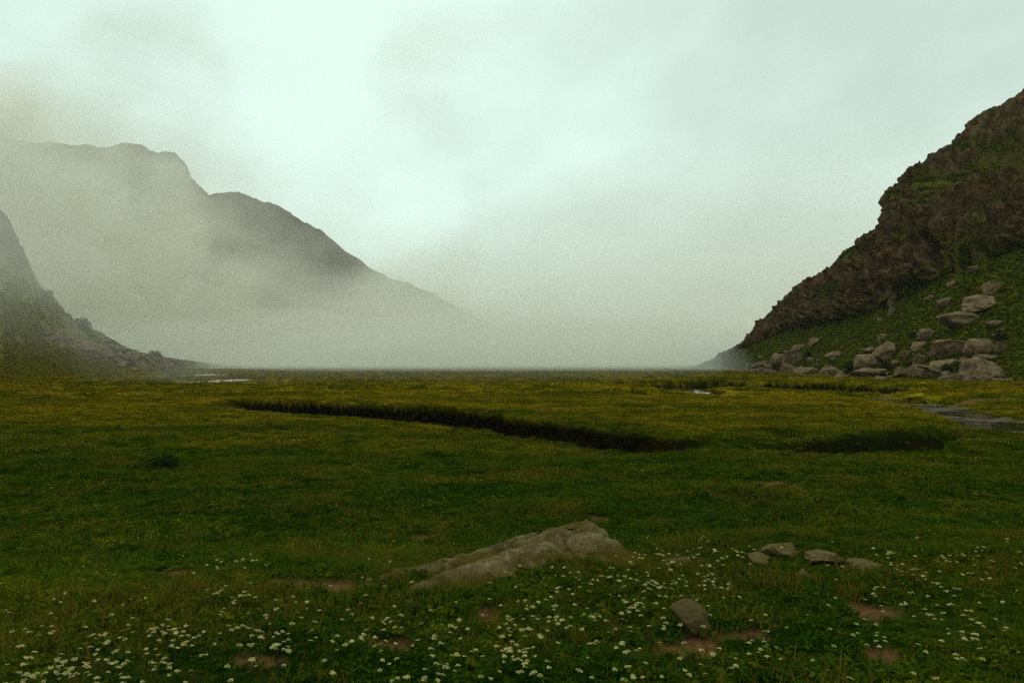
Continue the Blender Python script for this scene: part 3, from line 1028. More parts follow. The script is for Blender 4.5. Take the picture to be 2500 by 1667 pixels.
# boulders below the cliff, in order of look: (x, y of the foot, width, height, in-plane tilt, variant, label)
CX, CY, CS = 1750, 650, 0.3189
BOULDERS = [
    (2050, 885, 340, 190, 0.0, 0, 'largest broad brown boulder low in the scree, at the foot of the cliff slope'),
    (1795, 884, 170, 75, 0.1, 1, 'low brown boulder leaning against the largest boulder of the scree'),
    (2165, 892, 130, 32, 0.0, 2, 'flat pale slab lying on the grass before the largest boulder'),
    (1752, 775, 180, 80, 0.05, 3, 'rounded boulder between two dark bushes below the big pair of boulders'),
    (1590, 790, 185, 60, -0.08, 4, 'dark topped slab resting on two round boulders'),
    (1505, 852, 125, 90, 0.1, 5, 'round boulder under the left end of a dark topped slab'),
    (1625, 846, 120, 70, 0.0, 6, 'round boulder under the right end of a dark topped slab'),
    (1160, 782, 195, 120, 0.05, 7, 'large pale block boulder standing between two dark bushes'),
    (1318, 690, 175, 115, -0.5, 8, 'tilted slab boulder above the large pale block'),
    (1175, 853, 330, 72, 0.02, 9, 'long low boulder lying in front of the large pale block'),
    (1255, 872, 95, 32, 0.0, 0, 'small flat stone before the long low boulder'),
    (858, 812, 155, 72, -0.1, 1, 'wedge shaped boulder left of the first dark bush'),
    (905, 835, 120, 55, 0.2, 2, 'dark boulder in the gap beside the wedge shaped boulder'),
    (685, 832, 165, 65, 0.05, 3, 'squat brown boulder in the row along the meadow edge'),
    (540, 822, 125, 70, 0.0, 4, 'square brown boulder in the row along the meadow edge'),
    (372, 836, 178, 56, 0.05, 5, 'long pale boulder ending the row along the meadow edge'),
    (600, 742, 150, 120, -0.2, 6, 'tall blocky outcrop boulder above the meadow edge row'),
    (470, 750, 120, 95, 0.15, 7, 'dark cleft boulder joined to the tall blocky outcrop'),
    (338, 772, 120, 55, -0.25, 8, 'slanting brown boulder below the blocky outcrop'),
    (620, 645, 150, 60, -0.2, 9, 'dark brown rock rib above the blocky outcrop'),
    (750, 584, 100, 52, -0.3, 0, 'lone dark rock in the grass above the rock rib'),
    (1262, 560, 88, 50, -0.55, 1, 'thin leaning slab in the grass above the tilted slab boulder'),
    (1605, 545, 135, 78, 0.0, 2, 'low grassy boulder in the middle of the slope'),
    (1550, 628, 105, 66, 0.15, 3, 'brown boulder just below the low grassy boulder'),
    (1560, 732, 115, 72, 0.0, 4, 'round boulder above the dark topped slab'),
    (1640, 690, 70, 46, 0.1, 5, 'small round boulder above the dark topped slab'),
    (1825, 662, 215, 150, -0.42, 6, 'large pointed boulder tilted up the slope'),
    (2030, 692, 225, 145, 0.2, 7, 'large humped boulder beside the large pointed boulder'),
    (1905, 435, 300, 105, 0.08, 8, 'wide dark slab outcrop half covered by turf'),
    (2145, 455, 145, 52, 0.0, 9, 'pale flat boulder near the wide dark slab outcrop'),
    (2070, 302, 310, 100, -0.12, 0, 'huge pale slab jutting from the upper slope'),
    (2130, 190, 190, 95, -0.1, 1, 'rough boulder stacked above the huge pale slab'),
    (1750, 292, 125, 62, -0.4, 2, 'lone pale slab leaning on the upper grass slope'),
    (1800, 142, 66, 36, -0.3, 3, 'small rock on the grass under the cliff hollow'),
    (1340, 358, 60, 60, 0.1, 4, 'lowest block of a broken pillar at the cliff toe'),
    (1335, 300, 64, 62, 0.0, 5, 'middle block of a broken pillar at the cliff toe'),
    (1345, 245, 66, 60, 0.1, 6, 'top block of a broken pillar at the cliff toe'),
    (1250, 422, 40, 40, -0.5, 7, 'small pale stone on the grass below the broken pillar'),
    (900, 705, 120, 62, -0.2, 8, 'dark jumbled rock above the wedge shaped boulder'),
    (1178, 655, 130, 40, -0.05, 9, 'dark flat rock behind the large pale block'),
    (1408, 832, 100, 66, 0.2, 0, 'angular boulder at the right end of the long low boulder'),
    (955, 862, 115, 42, 0.0, 1, 'low stone at the left end of the long low boulder'),
    (1370, 745, 70, 40, 0.0, 2, 'small stone between the pale block and the round boulder'),
    (1940, 712, 130, 40, -0.1, 3, 'low stone under the large humped boulder'),
    (1990, 20, 130, 40, -0.35, 4, 'pale rock streak high on the grass at the cliff toe'),
    (1450, 690, 110, 60, -0.1, 5, 'half buried boulder between the tilted slab and the round boulder'),
    (2190, 640, 80, 70, 0.0, 6, 'dark boulder right of the large humped boulder'),
    (2100, 700, 200, 40, 0.0, 7, 'thin ledge stone resting on the largest boulder'),
    (1640, 250, 70, 34, -0.4, 8, 'small slab in the grass left of the lone pale slab'),
]
rg = np.random.default_rng(5)
for cx, cy, wd, ht, tl, var, lab in BOULDERS:
    px, py = CX + cx * CS, CY + cy * CS
    p = RS.at(px, py - 1)
    D = p.y
    hw, hh = wd * CS * D / F / 2 * 1.06, ht * CS * D / F / 2 * 1.18
    put_rock(BIG[var], 'boulder', p + Vector((0, hw * 0.4, hh * 0.5)), (hw, hw * rg.uniform(0.75, 1.05), hh * 1.2), rg.uniform(-0.25, 0.25), (rg.uniform(-0.1, 0.1), tl), lab,
             group='boulders below the cliff')
# smaller stones of the same scree
cnt = 0
while cnt < 130:
    px = rg.uniform(1790, 2560)
    t = rg.random() ** 1.6
    base = np.interp(px, [1700, 1845, 2087, 2330, 2455, 2600], [895, 911, 921, 928, 931, 936])
    top = np.interp(px, [1700, 1860, 2165, 2455, 2600], [890, 850, 800, 680, 640])
    py = base - (base - top) * t
    p = RS.at(px, py)
    hw = rg.uniform(4, 13) * (1 - 0.5 * t) * p.y / F
    put_rock(SMALL[cnt % 6], 'scree_stone', p + Vector((0, 0, hw * 0.3)), (hw, hw * rg.uniform(0.6, 1), hw * rg.uniform(0.4, 0.75)), rg.uniform(0, 6.3), (rg.uniform(-.3, .3), rg.uniform(-.3, .3)),
             'small brown stone in the scree below the cliff', 'stone', 'small scree stones below the cliff')
    cnt += 1
# stones of the left hillside: the slanting rib and the stony crest
cnt = 0
while cnt < 85:
    k = rg.random()
    if k < 0.5:
        px = rg.uniform(100, 400); py = 812 + (px - 105) * 0.33 + rg.normal(0, 9); lab = 'weathered stone in the slanting rib across the misty hillside'; gp = 'stones of the slanting rib'
    else:
        px = rg.uniform(230, 425); top = np.interp(px, [180, 245, 298, 361, 425], [790, 822, 852, 872, 884]); py = top + abs(rg.normal(0, 14)); lab = 'weathered stone near the crest of the misty hillside'; gp = 'stones of the hillside crest'
    if py > 903: continue
    p = LS.at(px, py)
    hw = rg.uniform(4, 11) * p.y / F
    put_rock(SMALL[cnt % 6], 'hillside_stone', p + Vector((0, 0, hw * 0.25)), (hw * 1.3, hw, hw * rg.uniform(0.4, 0.8)), rg.uniform(0, 6.3), (rg.uniform(-.3, .3), rg.uniform(-.3, .3)), lab, 'stone', gp)
    cnt += 1
for px, py, wpx, hpx, lab in [(70, 835, 26, 14, 'lone pale stone on the grass low on the misty hillside'), (330, 868, 40, 16, 'pale boulder at the lower end of the stony rib'),
                              (425, 879, 44, 14, 'last pale boulder where the stony crest meets the meadow'), (290, 885, 46, 12, 'flat pale slab lying below the stony rib'),
                              (210, 852, 40, 18, 'broad boulder in the middle of the stony rib')]:
    p = LS.at(px, py)
    put_rock(BIG[int(px) % 10], 'hillside_boulder', p + Vector((0, 0.5, 0)), (wpx * p.y / F / 2, wpx * p.y / F / 2.4, hpx * p.y / F / 1.7), 0.2, (0, 0.1), lab)
# two far specks on the valley floor
p = gnd(1774, 905.5, 0.1)
put_rock(BIG[3], 'boulder', (p[0], p[1], 0.3), (1.5, 1.2, 0.7), 0, (0, 0), 'single dark boulder alone on the meadow before the cliff slope')
p = gnd(2184, 988, -0.1)
put_rock(FIELD[1], 'white_stone', (p[0], p[1], hgt(*p) + 0.05), (0.14, 0.12, 0.12), 0, (0, 0), 'small whitish stone at the grassy edge of the gravel brook', 'stone')


# ---- the long rock in the foreground
def poly3(pts):
    return np.array([(px_dir(a) * D, D, EYE + elev(b) * D) for a, b, D in pts])


RIDGE_A = poly3([(885, 1414, 5.70), (1000, 1384, 5.9), (1100, 1360, 6.05), (1200, 1328, 6.2), (1300, 1298, 6.4), (1380, 1279, 6.58), (1430, 1267, 6.66), (1480, 1288, 6.62), (1540, 1345, 6.5), (1590, 1385, 6.4)])
RIDGE_B = poly3([(950, 1458, 5.12), (1020, 1425, 5.35), (1100, 1394, 5.5), (1180, 1366, 5.7), (1250, 1340, 5.92), (1330, 1318, 6.15)])


def rock_height(x, y):
    def ridge(P, front, rear):
        s, zv = seg_dist(x, y, P[:, :2], P[:, 2])
        f = np.where(s > 0, rear * np.abs(s) ** 1.25, front * np.abs(s) ** 1.15)
        return zv - f
    wx = x + 0.05 * fbm2(x * 3, y * 3, 3, 131); wy = y + 0.05 * fbm2(x * 3, y * 3, 3, 132)
    a = ridge(RIDGE_A, 0.55, 1.5)
    b = ridge(RIDGE_B, 0.75, 0.60) 
    k = 0.03
    h = np.maximum(a, b) + k * np.log1p(np.exp(-np.abs(a - b) / k)) * 0.5
    h = h + 0.030 * fbm2(wx * 3.0, wy * 3.0, 4, 133) + 0.012 * (1 - 2.4 * np.abs(perlin2(wx * 9, wy * 5, 134)))
    # cracks running along and across the rock
    h = h - 0.045 * np.exp(-(np.abs(perlin2(wx * 1.7 + 0.8, wy * 2.6, 135)) / 0.035) ** 2) - 0.012 * np.exp(-(np.abs(perlin2(wx * 4.1 + 2.8, wy * 3.6, 138)) / 0.04) ** 2) - 0.006 * np.abs(perlin2(x * 40, y * 40, 136))
    sad = np.exp(-((a - b) / 0.05) ** 2)
    return h, sad


def build_long_rock():
    xs = np.arange(-1.35, 1.5, 0.0115); ys = np.arange(4.75, 7.2, 0.0115)
    X, Y = np.meshgrid(xs, ys)
    h, sad = rock_height(X.ravel(), Y.ravel())
    g = ground_eval(X.ravel(), Y.ravel())[0]
    over = h - g
    z = np.maximum(h, g - 0.22)
    nz = fbm2(X.ravel() * 2.2, Y.ravel() * 2.2, 4, 137)
    moss = np.clip(1.1 * sad - 0.35 + 0.9 * nz, 0, 1) + (1 - sstep(0.03, 0.14, over + 0.06 * nz)) + 0.75 * sstep(0.30, 0.75, X.ravel()) * (1 - sstep(0.12, 0.26, over)) + sstep(0.25, 0.5, nz) * 0.6
    moss = np.clip(moss, 0, 1) * (0.55 + 0.45 * sstep(-0.25, 0.1, nz))
    Fc = grid_faces(*X.shape)
    keep = (over > -0.20)[Fc].any(1)
    Fc = Fc[keep]
    used = np.unique(Fc)
    re = np.zeros(X.size, int); re[used] = np.arange(len(used))
    V = np.stack([X.ravel(), Y.ravel(), z], -1)[used]
    o = link_mesh('long_rock', V, re[Fc], mat_rock('lichen_rock', (0.055, 0.037, 0.014), (0.165, 0.115, 0.050), (0.26, 0.185, 0.085), moss=(0.060, 0.040, 0.004), scale=1.9, attr_moss=True, lichen=(0.34, 0.25, 0.125)), dict(moss=moss[used]))
    tag(o, 'long lichen covered rock ridge rising out of the flowery turf', 'rock')


build_long_rock()


def on_ground(px, py, z=0.95):
    for _ in range(8):
        p = gnd(px, py, z); z = 0.5 * z + 0.5 * hgt(*p)
    return Vector((p[0], p[1], hgt(*p)))


# ---- small stones in the foreground: (x, y of the foot, width, height, tilt, variant, sink, label)
for px, py, wpx, hpx, tl, var, lab in [
        (1684, 1532, 78, 70, 0.0, 6, 'small round mossy stone standing above a patch of bare earth'),
        (1906, 1345, 74, 36, 0.1, 1, 'grey rock breaking the top of the turf mound'),
        (2012, 1368, 92, 40, 0.42, 2, 'slanting stone with a dark side beside the turf hollow'),
        (2120, 1386, 104, 24, 0.05, 3, 'flat stone slab along the front of the turf hollow'),
        (1958, 1406, 42, 30, -0.3, 4, 'small pale stone in front of the turf mound'),
        (1856, 1368, 52, 26, -0.2, 5, 'small tan stone left of the turf mound'),
        (1944, 1352, 22, 14, 0, 0, 'pebble sized white stone on the turf mound'),
        (1650, 1372, 62, 18, -0.1, 1, 'flat pale stone between the long rock and the turf mound'),
        (936, 1420, 26, 34, 0.2, 2, 'upper of two pale stones standing at the low end of the long rock'),
        (944, 1446, 26, 32, -0.2, 3, 'lower of two pale stones standing at the low end of the long rock'),
        (905, 1416, 22, 16, 0, 4, 'tiny pale stone beyond the low end of the long rock'),
        (1008, 1478, 44, 24, 0.1, 5, 'flat whitish stone in the flowers before the long rock')]:
    p = on_ground(px, py)
    hw, hh = wpx * p.y / F / 2 * 1.1, hpx * p.y / F / 2 * 1.25
    put_rock(FIELD[var], 'stone', p + Vector((0, hw * 0.3, hh * (0.55 if hpx > 60 else 0.05))), (hw * 1.2, hw * 1.1, hh), 0.4 * var, (0, tl), lab, 'stone')
o = None
px, D = 1393, 6.52
x0 = px_dir(px) * D
put_rock(FIELD[2], 'stone', (x0, D, rock_height(np.array([x0]), np.array([D]))[0][0] + 0.012), (0.045, 0.035, 0.024), 0, (0, -0.2), 'small white stone lying on the crest of the long rock', 'stone')

# ================================================================== shrubs
def mat_leaf(name, a, b, c, tr=0.25):
    M = Mat(name)
    P = M.pos()
    ri = M.n('ObjectInfo').outputs['Random']
    n1 = M.noise(2.0, 3, 0.6, P)
    col = M.ramp(n1, [(0.3, a), (0.5, b), (0.7, c)])
    return M.finish(col, 0.85, 0.05, translucent=tr)


SHRUB = mat_leaf('shrub_leaf', (0.006, 0.014, 0.003), (0.012, 0.026, 0.005), (0.024, 0.040, 0.007), 0.12)
SHRUB_PALE = mat_leaf('hill_shrub_leaf', (0.020, 0.026, 0.006), (0.034, 0.040, 0.008), (0.050, 0.052, 0.010), 0.15)
BARK = Mat('shrub_bark').finish((0.045, 0.034, 0.024), 0.9, 0.05)


def bush_meshes(seed, mat, n=1500, leaf=0.05, nm='foliage'):
    rg = np.random.default_rng(seed)
    lobes = [(rg.uniform(-0.5, 0.5), rg.uniform(-0.5, 0.5), rg.uniform(0.25, 0.6), rg.uniform(0.35, 0.55)) for _ in range(9)]
    V, Fc = [], []
    for i in range(n):
        lx, ly, lz, lr = lobes[rg.integers(9)]
        d = rg.normal(size=3); d /= np.linalg.norm(d)
        r = lr * rg.uniform(0.45, 1.08) ** 0.6
        c = np.array([lx, ly, lz]) + d * r * np.array([1, 1, 0.9])
        if c[2] < 0.02: c[2] = rg.uniform(0.02, 0.2)
        a = rg.normal(size=3); a /= np.linalg.norm(a)
        b = np.cross(a, d + 0.6 * rg.normal(size=3)); b /= np.linalg.norm(b) + 1e-6
        s = leaf * rg.uniform(0.6, 1.5)
        k = len(V)
        V += [c - a * s, c + b * s * 0.5, c + a * s, c - b * s * 0.5]
        Fc.append((k, k + 1, k + 2, k + 3))
    me = bpy.data.meshes.new(nm)
    me.from_pydata([tuple(v) for v in V], [], Fc)
    me.materials.append(mat)
    # stems
    bm = bmesh.new()
    for i in range(7):
        lx, ly, lz, lr = lobes[i]
        a = Vector((lx * 0.1, ly * 0.1, -0.08)); b = Vector((lx, ly, lz))
        q = (b - a).to_track_quat('Z', 'Y').to_matrix().to_4x4()
        bmesh.ops.create_cone(bm, cap_ends=True, segments=6, radius1=0.035, radius2=0.012, depth=(b - a).length, matrix=Matrix.Translation((a + b) / 2) @ q)
    st = bpy.data.meshes.new('stems')
    bm.to_mesh(st); bm.free()
    st.materials.append(BARK)
    return me, st


BUSHES = [bush_meshes(500 + k, SHRUB) for k in range(3)]
HBUSH = [bush_meshes(520 + k, SHRUB_PALE) for k in range(2)]


def put_bush(me, loc, half_w, height, label, group=None, name='bush', cat='bush', rz=0.0):
    e = bpy.data.objects.new(name, None)
    COL.objects.link(e)
    e.location = loc; e.rotation_euler = (0, 0, rz); e.scale = (half_w, half_w, height)
    tag(e, label, cat, group)
    for m, nm in ((me[0], 'foliage'), (me[1], 'stems')):
        c = bpy.data.objects.new(nm, m)
        COL.objects.link(c); c.parent = e
    return e


for k, (cx, cy, wd, ht, lab) in enumerate([
        (1012, 800, 120, 95, 'dark round bush left of the large pale block boulder'),
        (1292, 790, 110, 82, 'dark round bush right of the large pale block boulder'),
        (1462, 762, 66, 50, 'small dark bush above the angular boulder'),
        (1735, 822, 125, 90, 'wide dark bush in front of the rounded boulder'),
        (1868, 790, 95, 85, 'dark bush beside the upper corner of the largest boulder'),
        (690, 692, 60, 60, 'small dark bush at the right of the tall blocky outcrop'),
        (1805, 455, 95, 85, 'dark bush growing on the wide dark slab outcrop'),
        (1500, 540, 70, 60, 'low dark bush left of the low grassy boulder'),
        (1520, 160, 240, 110, 'broad dark thicket at the toe of the cliff beside the broken pillar'),
        (1690, 690, 80, 70, 'dark bush under the point of the large pointed boulder'),
        (2160, 560, 110, 90, 'green bush on the slope right of the large humped boulder')]):
    p = RS.at(CX + cx * CS, CY + cy * CS)
    put_bush(BUSHES[k % 3], p, wd * CS * p.y / F / 2 * 1.1, ht * CS * p.y / F * 1.0, lab, 'bushes below the cliff', rz=k * 1.3)
for k, (px, py, wd, ht, lab) in enumerate([
        (207, 802, 44, 34, 'round shrub standing on the crest of the misty hillside'),
        (112, 722, 46, 22, 'low windblown shrub overhanging the crest higher up the misty hillside'),
        (385, 872, 44, 22, 'low shrub at the foot of the stony crest'),
        (270, 836, 36, 16, 'flat shrub on the crest between the round shrub and the meadow'),
        (1749, 886, 20, 14, 'tiny dark shrub at the misty foot of the cliff slope')]):
    p = (LS if px < 1000 else RS).at(px, py)
    put_bush(HBUSH[k % 2], p - Vector((0, 0, 0.2)), wd * p.y / F / 2 * 1.1, ht * p.y / F * 1.05, lab, 'shrubs on the misty hillside' if px < 1000 else None, 'shrub', 'shrub', rz=k * 2.1)
p = on_ground(393, 1146, 0)
put_bush(BUSHES[1], p - Vector((0, 0, 0.05)), 0.50, 0.52, 'single dark low bush in the open meadow', name='low_bush')

# ================================================================== grass and flowers
def mat_grass(name, dry=0.0):
    M = Mat(name)
    P = M.pos()
    ri = M.n('ObjectInfo').outputs['Random']
    sepn = M.n('SeparateXYZ'); M.l(P, sepn.inputs[0])
    far = M.n('MapRange', interpolation_type='SMOOTHSTEP')
    far.inputs['From Min'].default_value = 13; far.inputs['From Max'].default_value = 55
    M.l(sepn.outputs['Y'], far.inputs['Value'])
    n1 = M.noise(0.55, 4, 0.6, M.scaled(P, (0.7, 1.0, 0.2)))
    f = M.math('ADD', M.math('MULTIPLY', n1, 0.75), M.math('MULTIPLY', ri, 0.25))
    green = M.ramp(f, [(0.34, (0.008, 0.032, 0.002)), (0.48, (0.034, 0.072, 0.004)), (0.64, (0.110, 0.105, 0.006))])
    olive = M.ramp(f, [(0.34, (0.035, 0.048, 0.001)), (0.48, (0.175, 0.130, 0.003)), (0.64, (0.36, 0.235, 0.006))])
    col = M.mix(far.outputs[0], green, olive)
    big = M.noise(0.13, 3, 0.5, M.scaled(P, (0.6, 1.0, 0.1)))
    col = M.mix(M.ramp(big, [(0.45, 0.0), (0.60, 0.75)]), col, (0.030, 0.060, 0.003))
    if dry:
        col = M.mix(M.ramp(ri, [(0.0, 0.35), (1.0, 0.9)]), col, (0.150, 0.092, 0.014))
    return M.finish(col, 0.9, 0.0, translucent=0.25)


GRASS, DRY = mat_grass('meadow_grass'), mat_grass('dry_grass', 1.0)
HGRASS = mat_leaf('slope_grass', (0.026, 0.046, 0.003), (0.060, 0.076, 0.004), (0.14, 0.125, 0.005), 0.25)


OGRASS = mat_leaf('hillside_grass', (0.070, 0.080, 0.003), (0.170, 0.150, 0.004), (0.30, 0.22, 0.007), 0.25)


def tuft(name, seed, n, rad, h0, h1, wid, mat, lean=0.5, leaf=0):
    rg = np.random.default_rng(seed)
    V, Fc = [], []
    for i in range(n):
        a = rg.uniform(0, 6.283); r = rad * math.sqrt(rg.random())
        b = np.array([r * math.cos(a), r * math.sin(a), -0.02])
        h = rg.uniform(h0, h1)
        az = rg.uniform(0, 6.283) if rg.random() < 0.5 else a + rg.normal() * 0.4
        d = np.array([math.cos(az), math.sin(az), 0]); ln = abs(rg.normal()) * lean * h
        sd_ = np.array([-d[1], d[0], 0]) * wid * rg.uniform(0.6, 1.2) / 2
        m = b + np.array([0, 0, h * 0.6]) + d * ln * 0.35
        t = b + np.array([0, 0, h]) + d * ln
        k = len(V)
        V += [b - sd_, b + sd_, m + sd_ * 0.85, m - sd_ * 0.85, t]
        Fc += [(k, k + 1, k + 2), (k, k + 2, k + 3), (k + 3, k + 2, k + 4)]
    for i in range(leaf):
        a = rg.uniform(0, 6.283); r = rad * 1.1 * math.sqrt(rg.random())
        c = np.array([r * math.cos(a), r * math.sin(a), rg.uniform(0.2, 0.7) * h0])
        az = rg.uniform(0, 6.283); s = wid * rg.uniform(2.0, 3.8)
        d = np.array([math.cos(az), math.sin(az), rg.normal() * 0.4]); e = np.array([-d[1], d[0], rg.normal() * 0.4])
        k = len(V)
        V += [c - d * s, c + e * s * 0.6, c + d * s, c - e * s * 0.6]
        Fc += [(k, k + 1, k + 2), (k, k + 2, k + 3)]
    me = bpy.data.meshes.new(name)
    me.from_pydata([tuple(v) for v in V], [], Fc)
    me.materials.append(mat)
    return me


def proto_collection(name, meshes):
    c = bpy.data.collections.new(name)          # not linked to the scene: only a source for the instances
    for i, m in enumerate(meshes):
        c.objects.link(bpy.data.objects.new('%s_%02d' % (name, i), m))
    return c


def instancer(name, coll, pts, rot, scl, idx, label, kind='stuff', cat=None):
    me = bpy.data.meshes.new(name)
    me.vertices.add(len(pts))
    me.vertices.foreach_set('co', np.asarray(pts, np.float32).ravel())
    for an, ty, av in (('rot', 'FLOAT_VECTOR', rot), ('scl', 'FLOAT_VECTOR', scl)):
        at = me.attributes.new(an, ty, 'POINT'); at.data.foreach_set('vector', np.asarray(av, np.float32).ravel())
    at = me.attributes.new('pick', 'INT', 'POINT'); at.data.foreach_set('value', np.asarray(idx, np.int32))
    o = bpy.data.objects.new(name, me)
    COL.objects.link(o)
    ng = bpy.data.node_groups.new(name + '_nodes', 'GeometryNodeTree')
    ng.interface.new_socket('Geometry', in_out='INPUT', socket_type='NodeSocketGeometry')
    ng.interface.new_socket('Geometry', in_out='OUTPUT', socket_type='NodeSocketGeometry')
    gi, go = ng.nodes.new('NodeGroupInput'), ng.nodes.new('NodeGroupOutput')
    ci = ng.nodes.new('GeometryNodeCollectionInfo')
    ci.inputs['Collection'].default_value = coll
    ci.inputs['Separate Children'].default_value = True
    ci.inputs['Reset Children'].default_value = True
    ip = ng.nodes.new('GeometryNodeInstanceOnPoints')
    ip.inputs['Pick Instance'].default_value = True

    def na(n_, ty):
        a = ng.nodes.new('GeometryNodeInputNamedAttribute'); a.data_type = ty
        a.inputs['Name'].default_value = n_
        return a.outputs['Attribute']
    lk = ng.links.new
    lk(gi.outputs[0], ip.inputs['Points'])
    lk(ci.outputs[0], ip.inputs['Instance'])
    lk(na('pick', 'INT'), ip.inputs['Instance Index'])
    lk(na('rot', 'FLOAT_VECTOR'), ip.inputs['Rotation'])
    lk(na('scl', 'FLOAT_VECTOR'), ip.inputs['Scale'])
    lk(ip.outputs[0], go.inputs[0])
    md = o.modifiers.new('instances', 'NODES'); md.node_group = ng
    tag(o, label, cat, kind=kind)
    return o


def ring_points(rg, r0, r1, dens, half=46.0):
    n = int(math.radians(half) * (r1 * r1 - r0 * r0) * dens)
    r = np.sqrt(rg.uniform(r0 * r0, r1 * r1, n))
    a = np.radians(rg.uniform(-half, half, n))
    return r * np.sin(a), r * np.cos(a)


near = [tuft('turf_tuft', 600 + k, 24, 0.05, 0.03, 0.075, 0.0042, GRASS, 0.6, 10) for k in range(5)] + \
       [tuft('herb_tuft', 610 + k, 10, 0.05, 0.03, 0.06, 0.0045, GRASS, 0.8, 26) for k in range(3)] + \
       [tuft('dry_tuft', 620 + k, 22, 0.05, 0.03, 0.09, 0.0036, DRY, 0.8, 2) for k in range(2)]
mid = [tuft('meadow_clump', 630 + k, 44, 0.15, 0.04, 0.11, 0.010, GRASS, 0.6, 18) for k in range(5)] + \
      [tuft('dry_clump', 640 + k, 34, 0.15, 0.05, 0.13, 0.009, DRY, 0.7, 6) for k in range(2)]
far_ = [tuft('sedge_clump', 650 + k, 70, 0.55, 0.06, 0.20, 0.035, GRASS, 0.6, 26) for k in range(4)] + \
       [tuft('dry_sedge_clump', 660 + k, 50, 0.55, 0.06, 0.20, 0.03, DRY, 0.6, 6) for k in range(1)]
C_NEAR, C_MID, C_FAR = proto_collection('turf_tuft', near), proto_collection('meadow_clump', mid), proto_collection('sedge_clump', far_)


def scatter(name, coll, nk, ndry, x, y, rg, smin, smax, label, dry_amt=0.12):
    z, soil, bank, grav = ground_eval(x, y)
    keep = (np.maximum.reduce([soil * 1.1, bank, grav]) < rg.uniform(0.25, 0.9, len(x)))
    for k in range(len(POOLS)):
        keep &= ~((np.hypot((x - POOLS[k][0]) / POOLS[k][2], (y - POOLS[k][1]) / POOLS[k][3]) < 1.5) & ((z < POOLS[k][4] + 0.05) | (y < POOLS[k][1])))
    if y.min() > 30:      # nothing tall stands right before a far bank
        for dd in (0.6, 1.2, 2.0):
            keep &= ground_eval(x, y + dd)[2] < 0.45
    rz = np.zeros_like(x)
    nr = (np.abs(x) < 1.6) & (y > 4.6) & (y < 7.3)
    if nr.any():
        h, sad = rock_height(x[nr], y[nr])
        ov = h - z[nr]
        ok = (ov < 0.01) | ((ov < 0.10) & (rg.random(ov.shape) < 0.35)) | ((sad > 0.45) & (rg.random(ov.shape) < 0.25))
        kk = keep[nr]; kk &= ok; keep[nr] = kk
        zr_ = z[nr]; z[nr] = np.maximum(zr_, h)
        rz[nr] = np.clip(ov, 0, 1)
    hump = fbm2(x * 0.5, y * 0.7, 3, 141)
    dn = fbm2(x * 0.35 + 9, y * 0.5, 3, 142)
    x, y, z, rz, hump, dn = (a[keep] for a in (x, y, z, rz, hump, dn))
    n = len(x)
    s = rg.uniform(smin, smax, n) * np.clip(1 + 0.55 * hump, 0.55, 1.7) * np.where(rz > 0.01, 0.6, 1)
    idx = rg.integers(0, nk - ndry, n)
    near_rock = np.exp(-((x - 0.9) / 0.9) ** 2 - ((y - 6.1) / 0.6) ** 2) + np.exp(-((x - 2.9) / 1.4) ** 2 - ((y - 7.0) / 0.7) ** 2)
    isd = rg.random(n) < np.clip(dry_amt + 0.5 * dn + 0.6 * (rz > 0.01) + 0.5 * near_rock, 0.01, 0.9)
    idx = np.where(isd, nk - ndry + rg.integers(0, ndry, n), idx)
    rot = np.stack([rg.normal(0, 0.12, n), rg.normal(0, 0.12, n), rg.uniform(0, 6.283, n)], -1)
    scl = np.stack([s, s, s * rg.uniform(0.75, 1.3, n)], -1)
    return instancer(name, coll, np.stack([x, y, z], -1), rot, scl, idx, label, 'stuff')


rg = np.random.default_rng(21)
x, y = ring_points(rg, 1.4, 9.0, 300, 68)
scatter('turf_grass', C_NEAR, 10, 2, x, y, rg, 0.75, 1.35, 'short dark green turf of the flowery knoll')
x, y = ring_points(rg, 8.6, 22.0, 75, 58)
scatter('meadow_grass', C_NEAR, 10, 2, x, y, rg, 1.3, 2.3, 'green meadow grass below the knoll')
x, y = ring_points(rg, 21.0, 64.0, 16, 50)
scatter('wet_meadow_grass', C_MID, 7, 2, x, y, rg, 0.8, 1.5, 'ochre green grass of the wet valley meadow')
x, y = ring_points(rg, 62.0, 280.0, 1.3)
scatter('sedge_grass', C_FAR, 5, 1, x, y, rg, 0.7, 1.4, 'olive sedge covering the far valley floor')


def lip_points(B, rg, per_m):
    P = B['p']
    xs, ys = [], []
    for i in range(len(P) - 1):
        a, b = P[i], P[i + 1]
        L_ = np.linalg.norm(b - a)
        n = int(L_ * per_m * max(B['s'][i], B['s'][i + 1], 0.1))
        t = rg.random(n)
        d = (b - a) / L_
        nm = np.array([-d[1], d[0]])
        off = rg.uniform(-0.5, 1.6, n)
        q = a + t[:, None] * (b - a) + off[:, None] * nm
        xs.append(q[:, 0]); ys.append(q[:, 1])
    return np.concatenate(xs), np.concatenate(ys)


xs, ys = zip(*[lip_points(B, rg, 26) for B in BANKS[:3]])
scatter('bank_grass', C_MID, 7, 2, np.concatenate(xs), np.concatenate(ys), rg, 0.9, 1.9, 'longer grass overhanging the brook banks')

# grass on the two hillsides
hill_t = [tuft('slope_clump', 670 + k, 50, 0.7, 0.06, 0.22, 0.06, HGRASS, 0.9, 30) for k in range(4)]
C_HILL = proto_collection('slope_clump', hill_t)


